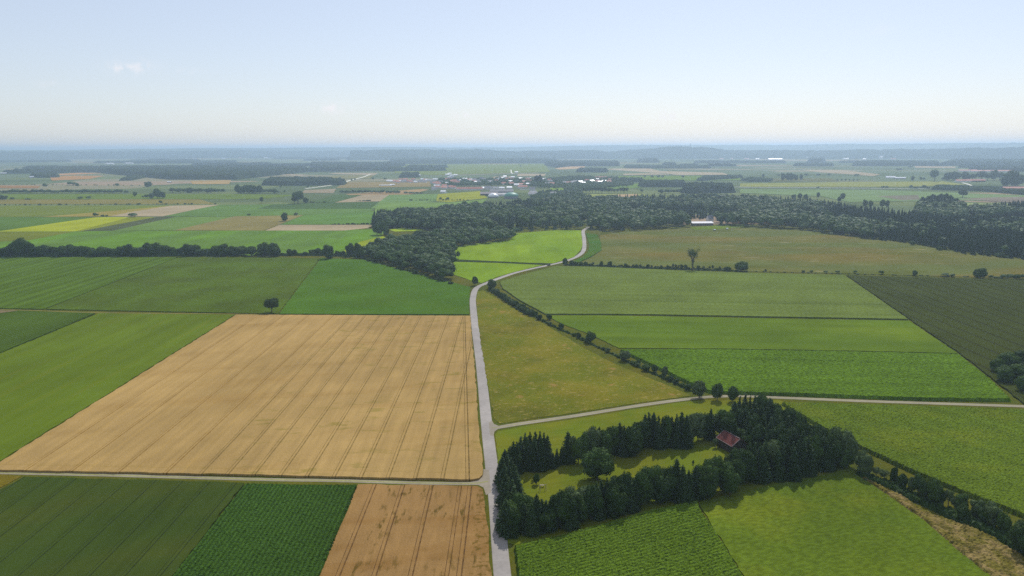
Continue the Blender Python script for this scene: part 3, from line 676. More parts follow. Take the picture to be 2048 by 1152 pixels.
def roads():
    road = link('road', strip_mesh('road', [at(*p) for p in ROAD_PX], 4.5, .05, asphalt('asphalt', (138, 133, 128), 350)))
    tag(road, 'pale grey paved country road running up the middle and winding into the wood', 'road', kind='structure')
    gravel = asphalt('gravel', (130, 123, 110), 400)
    def two_track(name, px, label, w=2.9, mid=.7, mt=None):
        pts = [at(*p) for p in px]
        o = link(name, strip_mesh(name, pts, w, .058, mt or gravel)); tag(o, label, 'track', kind='structure')
        if mid:
            g = link('grass_ridge', strip_mesh('grass_ridge', pts, mid, .075, RIDGE)); tag(g, 'thin grass ridge along the middle of the ' + label, 'grass', kind='structure')
    RIDGE = grass_mat('ridge_grass', (132, 132, 92), 400, bump=0)
    two_track('farm_track', [(984, 855.5), (1000, 854.2), (1038, 847.8), (1155, 830.8), (1272, 812), (1351, 801), (1395, 796), (1423, 793.5), (1480, 792), (1552, 795), (1714, 801.5), (1848, 806), (2048, 812.5), (2500, 827)],
              'narrow paved farm track branching right past the tree enclosure', 3.0, .5)
    two_track('farm_track', [(976, 963), (960, 965.5), (944, 966.8), (855, 966.4), (678, 961.3), (546, 959.4), (397, 955.5), (198, 949.8), (0, 945.5), (-500, 934)],
              'farm track with two gravel wheel ruts running left below the wheat', 2.1, .75)
    two_track('field_path', [(944, 629.8), (700, 629), (472, 627.7), (194, 625.2), (0, 619), (-400, 611)], 'thin grassy path along the top of the wheat field', 1.0, 0, grass_mat('path_grass', (124, 118, 84), 560, bump=0))
    # rounded mouths of the junctions
    def fan(name, px, label):
        P = [at(x, y, .066) for x, y in px]
        o = link(name, mesh_py(name, P, [tuple(range(len(P)))], gravel)); tag(o, label, 'road', kind='structure')
    fan('road_junction', [(984, 841), (988, 848), (998, 851.8), (1008, 852), (1006, 856), (996, 858), (989, 863), (987, 872), (980, 870), (978, 845)], 'flared mouth of the right hand farm track')
    fan('road_junction', [(967, 938), (966, 950), (958, 958), (942, 963), (942, 969.5), (957, 970), (967, 975), (972, 990), (982, 985), (978, 940)], 'flared mouth of the left hand farm track')
    far_gravel = asphalt('far_gravel', (186, 190, 184), 3000)
    for px, w, lab in (([(1469, 374.6), (1536, 375.7), (1640, 376), (1736, 377.2), (1960, 379)], 7, 'thin pale road crossing the fields at the far right'),
                       ([(740, 349), (725, 355), (700, 361), (685, 367), (655, 372), (610, 378)], 8, 'thin pale lane left of the village'),
                       ([(1022, 340), (1024, 347), (1034, 348)], 7, 'short pale lane behind the village'),
                       ([(1925, 366), (1936, 369), (1945, 373)], 7, 'pale farm drive at the far right')):
        o = link('far_road', strip_mesh('far_road', [at(*p) for p in px], w, FARZ[0] + .2, far_gravel)); tag(o, lab, 'road', kind='structure')
roads()

# ------------------------------------------------------------------ hills and distant woods
def hills():
    # lateral profiles: (px, ridge px y) at a base row
    far_leaf = F('wooded_hill', (.035, .055, .03)); far_leaf.mul(far_leaf.noise(.004, 4, .3, .7), .7, 1.3); WH = far_leaf.done()
    far_g = F('open_hill', (.10, .14, .06)); far_g.mix(far_g.noise(.0015, 4, .45, .55, R(85), 3), (.04, .06, .03), .9); OH = far_g.done()
    def ridge(name, prof, dnear, dpeak, dback, mat, label, nx=260, ny=14, rough=6.0, seed=1):
        g = np.random.default_rng(seed)
        px = np.linspace(prof[0][0], prof[-1][0], nx); py = np.interp(px, [p[0] for p in prof], [p[1] for p in prof])
        V = []
        for j in range(ny):
            v = j / (ny - 1)
            d = dnear + (dback - dnear) * v
            k = math.sin(math.pi * min(1, max(0, (d - dnear) / (dback - dnear)))) ** .8
            for i in range(nx):
                r = ray(px[i], py[i]); hd = math.hypot(r.x, r.y)
                ux, uy = r.x / hd, r.y / hd
                hz = H + r.z / hd * dpeak
                z = max(0, hz) * k
                if k > 0.02: z += g.uniform(-1, 1) * rough * min(1, z / 30)
                dd = d * (1 + .01 * math.sin(i * .13 + seed))
                V.append((ux * dd, uy * dd, max(z, 0) if k > .02 else -.5))
        idx = np.arange(nx * ny).reshape(ny, nx)
        q = np.stack([idx[:-1, :-1].ravel(), idx[:-1, 1:].ravel(), idx[1:, 1:].ravel(), idx[1:, :-1].ravel()], 1)
        o = link(name, mesh_np(name, np.array(V), [q], [mat], smooth=False)); tag(o, label, 'hill', kind='structure')
    ridge('wooded_hill', [(700, 301), (820, 299), (900, 300), (960, 298.5), (1024, 303), (1060, 302), (1140, 300.5), (1190, 300.5), (1215, 304), (1250, 301), (1290, 298), (1330, 294.5), (1345, 292.5), (1362, 292),
                          (1385, 294), (1407, 293.5), (1430, 296.5), (1455, 300), (1500, 301), (1560, 300), (1620, 301), (1690, 301), (1722, 298.5), (1760, 300), (1800, 298), (1850, 299), (1900, 297), (1960, 295.5),
                          (2000, 296.5), (2048, 293.5), (2120, 292), (2300, 298)], 8300, 9300, 10300, WH, 'long low wooded ridge across the right of the horizon', rough=7, seed=3)
    ridge('far_hills', [(-200, 302), (0, 300), (80, 300.5), (250, 298), (400, 296.5), (512, 296), (640, 295), (800, 294), (900, 295), (1024, 294.5), (1120, 292), (1200, 290.5), (1300, 289.5), (1420, 290), (1500, 289.5),
                        (1600, 290), (1700, 287.5), (1760, 288), (1850, 287), (1910, 285.5), (1980, 286), (2048, 285), (2250, 284)], 13500, 15500, 17500, OH, 'pale blue hills along the far horizon', rough=5, seed=4)
    ridge('low_rise', [(-200, 304), (0, 303), (200, 303.5), (360, 302.5), (480, 300.5), (600, 302), (760, 301), (900, 303), (1000, 306)], 11500, 12500, 14000, WH, 'faint wooded rise on the left of the horizon', rough=6, seed=6)
hills()

WOOD = F('far_canopy', (.030, .048, .020)); WOOD.mul(WOOD.noise(.06, 4, .3, .7), .7, 1.35); WOOD.mix(WOOD.noise(.01, 3, .45, .6), (.05, .07, .03), .6); WOOD = WOOD.done()
def wood(px, h, label, cell=7.0, seed=0, amp=.22):
    P = [(p.x, p.y) for p in (at(*q) for q in px)]
    me = canopy_mesh('woodland', P, cell, h, h * amp, WOOD, 0.0, h * .10, seed)
    o = link('woodland', me); tag(o, label, 'wood', kind='stuff')
def woods():
    wood([(197, 345.5), (342, 359.3), (470, 359.5), (530, 353), (614, 344.3), (612, 339.5), (480, 336.5), (200, 338)], 19, 'big dark far wood left of centre', 9, 1)
    wood([(623, 337), (647, 343.3), (690, 343.3), (692, 337.5), (783, 335.8), (783, 330), (623, 329)], 20, 'square dark wood beyond the lane', 10, 2)
    wood([(783, 328), (1110, 326.5), (1110, 321), (783, 321)], 22, 'long straight dark wood behind the village', 14, 3)
    wood([(1092, 331), (1116, 335.5), (1140, 333), (1236, 332.5), (1236, 326), (1092, 326)], 19, 'dark wood right behind the village', 11, 4)
    wood([(1249, 335.5), (1260, 337), (1420, 336.8), (1418, 333.5), (1252, 333)], 11, 'flat strip of wood at the right middle distance', 10, 5)
    wood([(1325, 334), (1352, 334), (1350, 331), (1327, 331)], 20, 'small copse rising from the flat wood strip', 10, 6)
    wood([(1276, 325.5), (1316, 325.5), (1314, 322), (1278, 322)], 24, 'rounded copse under the wooded ridge', 14, 7)
    wood([(1616, 325.5), (1648, 325.8), (1648, 322), (1618, 322)], 24, 'block of trees far right under the ridge', 14, 8)
    wood([(1588, 332.5), (1640, 333), (1666, 332.5), (1664, 330), (1590, 330)], 14, 'line of trees right of the square block', 10, 9)
    wood([(1706, 332.3), (1748, 332.5), (1878, 332.3), (1876, 327), (1752, 326), (1710, 329)], 19, 'irregular wood at the far right', 11, 10)
    wood([(1880, 332), (1906, 331.7), (2150, 333), (2150, 323), (1912, 323)], 20, 'broad wood at the right edge under the ridge', 12, 11)
    wood([(1394, 361.5), (1400, 362), (1470, 358), (1484, 355.5), (1478, 354), (1410, 355)], 9, 'low wood strip right of the small tree row', 7, 12)
    wood([(1484, 361), (1500, 364), (1536, 364), (1545, 361), (1500, 358)], 8, 'second low wood strip far right', 7, 13)
    wood([(1279, 374.3), (1371, 374.5), (1368, 368), (1282, 368)], 13, 'dense copse between village and right wood', 7, 14)
    wood([(1366, 386), (1380, 388), (1440, 386.5), (1466, 385.5), (1462, 378), (1372, 379)], 18, 'larger copse above the right wood', 7, 15)
    wood([(1153, 344.5), (1212, 345), (1214, 341.5), (1160, 341)], 14, 'copse behind the right end of the village', 8, 16)
    wood([(1240, 364.5), (1284, 364.3), (1284, 360), (1242, 360)], 10, 'low trees right of the red roofed farm', 7, 17)
    wood([(527, 371), (600, 371.5), (684, 370.5), (690, 367), (650, 362.5), (540, 362)], 15, 'long copse in front of the big far wood', 7, 18)
    wood([(45, 340.3), (195, 341), (195, 337.5), (60, 337)], 17, 'tree belt at the left middle distance', 9, 19)
    wood([(62, 353.5), (80, 356), (115, 355), (114, 351), (70, 351)], 13, 'copse beside the white barn far left', 7, 20)
    wood([(240, 361.5), (262, 361), (300, 352.5), (296, 350.5), (262, 354)], 9, 'small diagonal copse far left', 6, 21)
    wood([(801, 355.5), (836, 355), (838, 350.5), (804, 350)], 13, 'dark copse above the left end of the village', 6, 22)
    wood([(1863, 380), (1961, 382.5), (2000, 386), (2100, 395), (2100, 385), (1990, 377), (1870, 374)], 7, 'scrubby belt at the right edge', 5, 23)
    # many hazy woods toward the horizon
    g = np.random.default_rng(4); Vs, Qs, n0 = [], [], 0
    for i in range(150):
        d = math.exp(g.uniform(math.log(4300), math.log(21000)))
        a = R(g.uniform(-40, 40)); w = g.uniform(150, 900) * (d / 7000) ** .7; dp = g.uniform(60, 260) * (d / 7000) ** .7
        if -3.5 < math.degrees(a) < 12 and d < 6500: continue
        if math.degrees(a) > 4 and 6800 < d < 11500: continue
        cx, cy_ = math.sin(a) * d, math.cos(a) * d; ca, sa = math.cos(-a + g.uniform(-.3, .3)), math.sin(-a)
        P = []
        for k in range(9):
            t = 2 * math.pi * k / 9; rr = g.uniform(.7, 1.1)
            ux, uy = math.cos(t) * w / 2 * rr, math.sin(t) * dp / 2 * rr
            P.append((cx + ux * ca - uy * sa, cy_ + ux * sa + uy * ca))
        V, q = canopy_arrays(P, max(12, d / 450), 17, 4, -.5, 1.5, i)
        Vs.append(V); Qs.append(q + n0); n0 += len(V)
    me = mesh_np('distant_woods', np.concatenate(Vs), [np.concatenate(Qs)], [WOOD])
    tag(link('distant_woods', me), 'hazy scattered woods stretching away to the horizon', 'woods', kind='stuff')
woods()

# ------------------------------------------------------------------ tree prototypes
def ico():
    t = (1 + 5 ** .5) / 2
    V = np.array([(-1, t, 0), (1, t, 0), (-1, -t, 0), (1, -t, 0), (0, -1, t), (0, 1, t), (0, -1, -t), (0, 1, -t), (t, 0, -1), (t, 0, 1), (-t, 0, -1), (-t, 0, 1)], float)
    V /= np.linalg.norm(V[0])
    Fc = np.array([(0, 11, 5), (0, 5, 1), (0, 1, 7), (0, 7, 10), (0, 10, 11), (1, 5, 9), (5, 11, 4), (11, 10, 2), (10, 7, 6), (7, 1, 8), (3, 9, 4), (3, 4, 2), (3, 2, 6), (3, 6, 8), (3, 8, 9), (4, 9, 5), (2, 4, 11), (6, 2, 10), (8, 6, 7), (9, 8, 1)])
    return V, Fc
def subdiv(V, Fc):
    V = list(map(tuple, V)); cache = {}; out = []
    def mid(a, b):
        k = (min(a, b), max(a, b))
        if k not in cache:
            m = np.array(V[a]) + np.array(V[b]); m /= np.linalg.norm(m); cache[k] = len(V); V.append(tuple(m))
        return cache[k]
    for a, b, c in Fc:
        x, y, z = mid(a, b), mid(b, c), mid(c, a); out += [(a, x, z), (b, y, x), (c, z, y), (x, y, z)]
    return np.array(V), np.array(out)
ICO0 = ico(); ICO1 = subdiv(*ICO0)
def quads_at(C, N, size, g, elong=1.0):
    """leaf clump quads centred at C with normals N"""
    n = len(C); N = N / np.linalg.norm(N, axis=1, keepdims=True)
    a = np.cross(N, g.normal(size=(n, 3))); a /= np.linalg.norm(a, axis=1, keepdims=True) + 1e-9
    b = np.cross(N, a); s = (size * g.uniform(.6, 1.3, n))[:, None]
    a = a * s * elong; b = b * s
    bend = N * s * g.uniform(-.35, .35, (n, 1))
    V = np.stack([C - a * .5 - b * .35, C + a * .4 - b * .5 + bend, C + a * .5 + b * .4, C - a * .45 + b * .5 + bend], 1).reshape(-1, 3)
    q = np.arange(4 * n).reshape(n, 4)
    return V, q
def crown_arrays(seed, H0=12.0, zc=.60, rx=.42, rz=.40, lobes=13, nq=2200, size=.55, core=ICO1, spread=.6, lob=(.36, .5), low=0.0, loose=.0, vmin=-.25, nrm=.38):
    g = np.random.default_rng(seed)
    C0 = np.array([0, 0, zc * H0]); Rr = np.array([rx, rx, rz]) * H0
    L = []
    for i in range(lobes):
        v = g.normal(size=3); v /= np.linalg.norm(v)
        if v[2] < vmin: v[2] = vmin
        L.append((C0 + v * Rr * spread * g.uniform(.75, 1.1), g.uniform(*lob) * min(Rr)))
    L.append((C0, .62 * min(Rr)))
    Vs, Fs, n0 = [], [], 0
    for c, r in L:
        V = core[0] * (1 + g.uniform(-.14, .14, (len(core[0]), 1))) * r * (.86 - loose) + c
        Vs.append(V); Fs.append(core[1] + n0); n0 += len(V)
    li = g.choice(len(L), nq, p=np.array([l[1] ** 2 for l in L]) / sum(l[1] ** 2 for l in L))
    D = g.normal(size=(nq, 3)); D[:, 2] += .25; D /= np.linalg.norm(D, axis=1, keepdims=True)
    C = np.array([L[i][0] for i in li]) + D * np.array([L[i][1] for i in li])[:, None] * g.uniform(.82, 1.14 + loose, (nq, 1))
    C = C + g.normal(size=C.shape) * .12
    N = D + g.normal(size=D.shape) * nrm
    V, q = quads_at(C, N, size, g)
    return np.concatenate(Vs + [V]), np.concatenate(Fs), q + n0
def trunk_mb(seed, H0=12.0, r=.28, top=.62, limbs=6, spread=.28):
    g = random.Random(seed); mb = MB()
    pts = [(g.uniform(-.1, .1) * i, g.uniform(-.1, .1) * i, H0 * top * i / 4) for i in range(5)]
    mb.tube(pts, [r * 1.25, r, r * .85, r * .6, r * .3], 8)
    for k in range(limbs):
        t = 2 * math.pi * k / limbs + g.uniform(-.4, .4); i = g.choice([1, 2, 3]); p = pts[i]
        L = H0 * spread * g.uniform(.7, 1.1)
        e = (p[0] + math.cos(t) * L, p[1] + math.sin(t) * L, p[2] + L * g.uniform(.6, 1.1))
        m = tuple((p[j] * .5 + e[j] * .5) + (0, 0, .15 * L)[j] * -1 for j in range(3))
        mb.tube([p, m, e], [r * .5, r * .32, r * .1], 5)
    return mb
def conifer_arrays(seed, H0=14.0, R0=2.5, tiers=22, nb=11, tuft=500, low=.04, gap=0.0):
    g = np.random.default_rng(seed); Vs, Fs, Qs, n0 = [], [], [], 0
    # core: jagged stacked cone
    m = 9; rings = 9
    for k in range(rings + 1):
        z = H0 * (low + (1 - low) * k / rings); r = R0 * .62 * (1 - k / rings) ** .85 + .02
        for i in range(m):
            t = 2 * math.pi * i / m; rr = r * g.uniform(.8, 1.15)
            Vs.append([(rr * math.cos(t), rr * math.sin(t), z)])
    base = n0
    for k in range(rings):
        for i in range(m):
            Qs.append((base + k * m + i, base + k * m + (i + 1) % m, base + (k + 1) * m + (i + 1) % m, base + (k + 1) * m + i))
    n0 += m * (rings + 1)
    for k in range(tiers):
        u = (k + g.uniform(-.2, .2)) / tiers; z = H0 * (low + (1 - low) * u)
        r = R0 * (1 - max(u, 0)) ** .8 + .15
        nn = max(4, int(nb * (1 - u * .5))); ph = g.uniform(0, 6)
        for i in range(nn):
            if g.uniform() < gap: continue
            t = ph + 2 * math.pi * i / nn + g.uniform(-.2, .2); L = r * g.uniform(.75, 1.18); dz = -L * g.uniform(.18, .45)
            ux, uy = math.cos(t), math.sin(t); w = L * g.uniform(.20, .32) + .08
            p0 = (0, 0, z + .15 * L); tip = (ux * L, uy * L, z + dz)
            a = (ux * L * .55 - uy * w, uy * L * .55 + ux * w, z + dz * .35 - .12 * L); b = (ux * L * .55 + uy * w, uy * L * .55 - ux * w, z + dz * .35 - .12 * L)
            mid = (ux * L * .6, uy * L * .6, z + dz * .35 + .1 * L)
            Vs.append([p0, a, tip, b, mid]); Fs += [(n0, n0 + 1, n0 + 4), (n0 + 1, n0 + 2, n0 + 4), (n0 + 2, n0 + 3, n0 + 4), (n0 + 3, n0, n0 + 4)]; n0 += 5
    V = np.array([v for s in Vs for v in s])
    if tuft:
        u = 1 - np.sqrt(g.uniform(0, 1, tuft)) ; t = g.uniform(0, 2 * math.pi, tuft)
        r = (R0 * (1 - u) ** .8 + .1) * g.uniform(.7, 1.08, tuft)
        C = np.stack([r * np.cos(t), r * np.sin(t), H0 * (low + (1 - low) * u)], 1)
        N = np.stack([np.cos(t), np.sin(t), np.full(tuft, .7)], 1) + g.normal(size=(tuft, 3)) * .5
        V2, q2 = quads_at(C, N, .42, g, 1.4)
        Qs = np.concatenate([np.array(Qs), q2 + n0]); V = np.concatenate([V, V2])
    return V, np.array(Fs), np.array(Qs)

PRO = {}
def add_proto(key, crown_me, trunk_me, H0, D0):
    PRO.setdefault(key, []).append(dict(crown=crown_me, trunk=trunk_me, H=H0, D=D0))
def joined(c, t, mats):
    """single mesh holding crown and trunk, for trees of a few pixels"""
    return None
def make_protos():
    for s in range(6):
        V, t, q = crown_arrays(100 + s, 12, .50, .41, .48, 19, 3800, .48, vmin=-.9)
        tb = trunk_mb(s)
        for key, mat in (('broad', LEAF), ('broad_dark', LEAF_DK)) if s < 4 else (('broad', LEAF), ('pale', LEAF_PALE)):
            add_proto(key, mesh_np('crown', V, [t, q], [mat]), mesh_py('trunk', tb.V, tb.F, BARK), 12.0, 10.4)
    for s in range(2):      # clear trunk under a round crown
        V, t, q = crown_arrays(150 + s, 12, .585, .44, .40, 18, 3200, .45)
        tb = trunk_mb(50 + s)
        add_proto('round', mesh_np('crown', V, [t, q], [LEAF_DK]), mesh_py('trunk', tb.V, tb.F, BARK), 12.0, 10.8)
    for s in range(3):      # narrow upright crowns
        V, t, q = crown_arrays(200 + s, 12, .56, .26, .43, 12, 2200, .48, spread=.62, lob=(.55, .8))
        tb = trunk_mb(20 + s, limbs=4, spread=.16)
        add_proto('tall', mesh_np('crown', V, [t, q], [LEAF]), mesh_py('trunk', tb.V, tb.F, BARK), 12.0, 7.0)
    for s in range(2):      # airy young trees, loose crown
        V, t, q = crown_arrays(230 + s, 12, .58, .34, .36, 10, 1100, .55, core=ICO0, spread=.75, lob=(.22, .36), loose=.3)
        tb = trunk_mb(30 + s, limbs=7, spread=.28)
        add_proto('airy', mesh_np('crown', V, [t, q], [LEAF_PALE]), mesh_py('trunk', tb.V, tb.F, BARK_PALE), 12.0, 9.0)
    for s in range(5):
        V, t, q = conifer_arrays(300 + s, 14, (2.2, 2.6, 2.9, 2.4, 2.0)[s], gap=(.0, .05, .1, .0, .15)[s])
        mb = MB().tube([(0, 0, 0), (0, 0, 7), (0, 0, 13)], [.22, .15, .04], 7)
        add_proto('conifer', mesh_np('crown', V, [t, q], [NEEDLE]), mesh_py('trunk', mb.V, mb.F, BARK), 14.0, 5.6)
    for s in range(5):
        V, t, q = crown_arrays(400 + s, 3, .48, .52, .46, 9, 700, .26, core=ICO0, spread=.6, lob=(.42, .62))
        me = mesh_np('bush', V, [t, q], [(LEAF, LEAF_DK, LEAF, LEAF, LEAF_PALE)[s]])
        add_proto('bush', me, None, 3.0, 3.3)
make_protos()

def low_arrays(kind, seed):
    if kind == 'conifer':
        g = np.random.default_rng(seed); V, Fs, Q = [], [], []
        n0 = 0
        for k in range(3):
            z0, z1, r = 14 * (.05 + .27 * k), 14 * (.5 + .25 * k), 2.6 * (1 - .27 * k); m = 7
            for i in range(m):
                t = 2 * math.pi * i / m + k; rr = r * g.uniform(.7, 1.2); V.append((rr * math.cos(t), rr * math.sin(t), z0 + g.uniform(-.6, .6)))
            V.append((0, 0, min(z1, 14)))
            for i in range(m): Fs.append((n0 + i, n0 + (i + 1) % m, n0 + m))
            n0 += m + 1
        V = np.array(V); u = g.uniform(.05, .95, 26); t = g.uniform(0, 6.28, 26); r = 2.5 * (1 - u) + .2
        V2, q2 = quads_at(np.stack([r * np.cos(t), r * np.sin(t), 14 * u], 1), np.stack([np.cos(t), np.sin(t), np.full(26, .8)], 1), .9, g)
        return np.concatenate([V, V2]), np.array(Fs), q2 + n0
    V, t, q = crown_arrays(seed, 12, .54, .42, .42, 9, 90, .75, nrm=.2, core=ICO0, spread=.55, lob=(.5, .72))
    return V, t, q
LOW = {'conifer': [low_arrays('conifer', 700 + i) for i in range(5)], 'broad': [low_arrays('broad', 800 + i) for i in range(6)]}

# ------------------------------------------------------------------ tree placement
# candidate: kind (proto key), position, height, crown width, row key, label template, group
CAND = []
ROWS = {}
def cand(kind, P, h, w=None, label=None, group=None, row=None, force=True, name=None):
    if w is None: w = {'conifer': .38, 'tall': .55, 'bush': 1.15}.get(kind, .86) * h * random.uniform(.9, 1.1)
    c = dict(kind=kind, P=Vector((P[0], P[1], 0)), h=h, w=w, label=label, group=group, row=row, force=force, name=name)
    CAND.append(c)
    if row: ROWS.setdefault(row, []).append(c)
    return c
def bt(x, yb, yt, kind='broad', wpx=None, **k):
    """tree from its foot and its top in the photograph"""
    P = at(x, yb); h = max(height_at(P, x, yt), .8)
    w = None if wpx is None else wpx * dist(P) / FPX * .97
    return cand(kind, P, h, w, **k)
def tp(x, yt, h, kind='conifer', w=None, **k):
    """tree of known height whose tip shows at a pixel"""
    P = at(x, yt, h); return cand(kind, P, h, w, **k)

# --- lone and named trees
bt(543.5, 625.5, 594, 'round', 33, label='round dark lone tree at the top edge of the wheat field')
bt(1385, 540.5, 497, 'sparse', 32, label='tall half bare fan shaped tree standing in the field hedge')
bt(1482, 543, 521, 'broad', 30, label='wide round tree in the field hedge right of the half bare tree')
bt(1456, 542, 531.5, 'broad', 14, label='small round tree just left of the wide round hedge tree')
bt(1960, 556, 534, 'broad', 26, label='grey green round tree on the boundary above the dark field at the right')
bt(1130, 531, 514.5, 'broad', 13, label='small tree at the road bend where the field hedge begins')
bt(984, 577.5, 556, 'pale', 21, label='pale round tree at the road fork, head of the triangle hedge')
bt(950, 571, 550.5, 'broad', 14, label='small tree left of the road bend at the fork')
bt(1181, 685.5, 660, 'broad', 23, label='round pale green tree midway along the triangle hedge')
bt(1098, 639.5, 627, 'broad', 14, label='small tree set off right of the triangle hedge')
bt(1122.5, 659, 645, 'broad', 13, label='small dark tree on the triangle hedge above the round tree')
bt(1158, 676.5, 664, 'broad_dark', 12, label='small dark tree just above the round tree of the triangle hedge')
bt(1250, 721.5, 699, 'pale', 27, label='bushy round tree on the triangle hedge below the round tree')
bt(1291, 741.5, 727, 'broad', 20, label='low round tree on the lower triangle hedge')
bt(1309, 744.5, 727, 'broad', 15, label='first of two slim trees on the lower triangle hedge')
bt(1330, 754.5, 730, 'pale', 14, label='second of two slim trees on the lower triangle hedge')
bt(1398, 796, 758, 'pale', 31, label='silvery tree beside the farm track at the end of the triangle hedge')
bt(1434, 801, 765, 'broad', 26, label='tree behind the farm track, left of the pair above the enclosure')
bt(1466, 804, 770, 'broad', 24, label='tree behind the farm track, right of the pair above the enclosure')
bt(916.5, 518, 501, 'tall', 7, label='slim small tree at the left end of the meadow ditch')
bt(762, 470, 437, 'broad', 27, label='large round tree at the left tip of the wood')
bt(754, 470, 446, 'broad', 18, label='smaller tree leaning against the large round tree at the tip of the wood')
bt(772, 472, 450, 'broad', 14, label='right hand tree at the tip of the wood')
bt(596, 407.3, 379.5, 'tall', 23, label='tall rounded tree standing alone left of the village')
bt(589, 407, 392, 'tall', 12, label='lower tree at the foot of the tall rounded tree')
bt(611, 406, 394, 'broad', 14, label='short tree right of the tall rounded tree')
bt(523.5, 407.5, 392.5, 'tall', 7, label='slim dark tree left of the tall rounded tree')
bt(570, 442.5, 423.5, 'broad', 16, label='tree by the fallow field beyond the belt')
bt(592.5, 431, 425, 'bush', 10, label='bush beyond the tree by the fallow field', name='bush')
bt(1925, 396, 378.5, 'round', 17, label='isolated tree with a visible trunk behind the right wood')
bt(1868.5, 363, 338, 'tall', 16, label='tall dark tree far right beside the farm')
bt(891, 336, 327, 'tall', 6, label='lone tree far beyond the village')
bt(315, 397.5, 374.5, 'broad', 17, label='tallest tree of the small cluster far left')
for i, (x, yb, yt, w) in enumerate([(296, 374, 362.5, 15), (317.5, 356, 348.5, 9), (303, 397, 385, 12), (290, 397, 388, 14), (326, 397, 383, 13), (270, 393, 381.7, 8), (90, 376, 366, 10), (321, 409, 400, 9),
                                 (192.5, 434, 424.5, 11), (205, 434, 429, 8), (214, 434, 429, 7), (267.5, 434, 425.5, 22), (262, 434, 427, 10), (5, 400, 389, 18), (24, 400, 394, 9), (57, 399.5, 396, 14), (162, 399, 392.5, 14), (177.5, 399, 392, 11),
                                 (569.5, 386, 380, 5), (616, 376, 370, 7), (680, 360, 354, 8), (704, 363, 357, 6), (710, 361, 356, 5), (746, 360, 354.5, 7), (770, 360, 355, 8), (1481.5, 355, 347.5, 8),
                                 (1041.5, 334.5, 329.5, 4), (142, 371, 363, 18), (155, 375, 366, 8), (235, 374, 366, 10), (561, 376, 371, 6), (497.5, 431.5, 427, 8),
                                 (142, 371, 363, 14), (1798.5, 342, 336, 14), (1821, 337, 330, 11), (1712, 353, 347, 14), (1825, 361.5, 351, 8), (1842, 361.5, 352.5, 6), (1848, 361.5, 354, 5), (1886, 361.5, 354, 7)]):
    bt(x, yb, yt, 'broad', w, row='scatter', label='{o} scattered tree or bush from the left on the far open fields', group='trees scattered on the far fields')
for x in (1290, 1304, 1317, 1326, 1365, 1526.5): bt(x, 356.5, 350 if x != 1526.5 else 347.5, 'broad', 5 if x == 1290 else 7.5, row='small_row', label='{o} small round tree from the left in the sparse far row right of the village', group='small trees in the sparse far row')
for x in (1766, 1773, 1636, 1557, 1592, 1602, 1612, 1637, 1658, 1566, 1576, 1584): bt(x, 378 if x > 1760 else (376 if x == 1636 else 361 if 1560 < x < 1610 else 353), 371 if x > 1760 else (372.5 if x == 1636 else 344 if 1560 < x < 1590 else 348 if x < 1605 else 346.5), 'broad', 8 if not 1560 < x < 1590 else 11, row='right_scatter', label='{o} roadside tree from the left on the far right plain', group='trees of the far right plain')
for x in range(1675, 1722, 8): bt(x, 363, 357.5, 'broad', 4, row='avenue', label='{o} young tree from the left of the thin far right avenue', group='young trees of the far avenue')
for x, yt, w in ((1895, 343, 16), (1906, 341, 17), (1917, 344, 15), (1931, 342, 17), (1945, 346, 12), (1962, 341, 15), (1975, 345, 12), (1988, 339, 16), (1999, 343, 12), (2014, 342, 18), (2024, 338, 22), (2034, 343, 20), (2010, 352, 18), (2030, 352, 26)):
    bt(x, 361 if x < 2005 else 372, yt, 'tall' if w < 16 else 'broad', w, row='farm_trees', label='{o} tall tree from the left around the red roofed farm at the far right', group='tall trees around the far right farm')
for x in np.linspace(1166, 1254, 15): bt(x, 386.5, 373 + random.uniform(-1, 3), 'airy' if random.random() < .6 else 'tall', 9, row='poplar_row', label='{o} tree from the left in the thin row between village and wood', group='thin tree row between village and wood')
bt(1283, 386, 377.6, 'broad', 8, label='single tree at the right end of the thin row behind the wood')

# --- belt across the left
prof_x = [-30, 0, 12, 28, 42, 58, 75, 85, 100, 114, 128, 150, 170, 188, 208, 222, 232, 252, 275, 298, 322, 345, 360, 370, 395, 410, 437, 455, 468, 480, 500]
prof_y = [490, 494, 495, 480, 470, 480, 495, 490, 489, 492, 487, 489, 490, 496, 487, 495, 497, 486, 496, 483, 488, 491, 498, 486, 488, 497, 486, 486, 496, 488, 491]
x = -24.0; k = 0
while x < 512:
    yt = float(np.interp(x, prof_x, prof_y)) + random.uniform(-1, 2); yb = 513.5 - .004 * x + random.uniform(-2, 1)
    bt(x, yb, yt, random.choice(['broad', 'broad', 'broad_dark', 'broad']), random.uniform(21, 30) + max(0, 512 - yt - 26) * .5, row='belt',
       label='{o} tree from the left in the dark tree belt across the left', group='trees of the left tree belt'); x += random.uniform(11, 16)
for x, yb, yt, w in ((527, 512, 484, 28), (545, 513, 483.5, 30), (536, 510, 488, 24), (556, 512, 492, 16), (580, 511, 497, 16), (590, 511, 499, 12), (610, 511, 502, 15), (624, 510, 498, 16), (636, 510, 495, 18), (646, 511, 500, 12),
                     (657, 518.5, 487.5, 28), (674, 512, 500, 11), (686, 512, 500, 14), (700, 513, 485, 20), (716, 515, 483, 22), (722, 516, 494, 16), (709, 512, 496, 16)):
    bt(x, yb, yt, 'broad' if w > 12 else 'bush', w, row='belt_right', label='{o} tree from the left in the looser right half of the tree belt', group='trees of the loose right half of the belt')

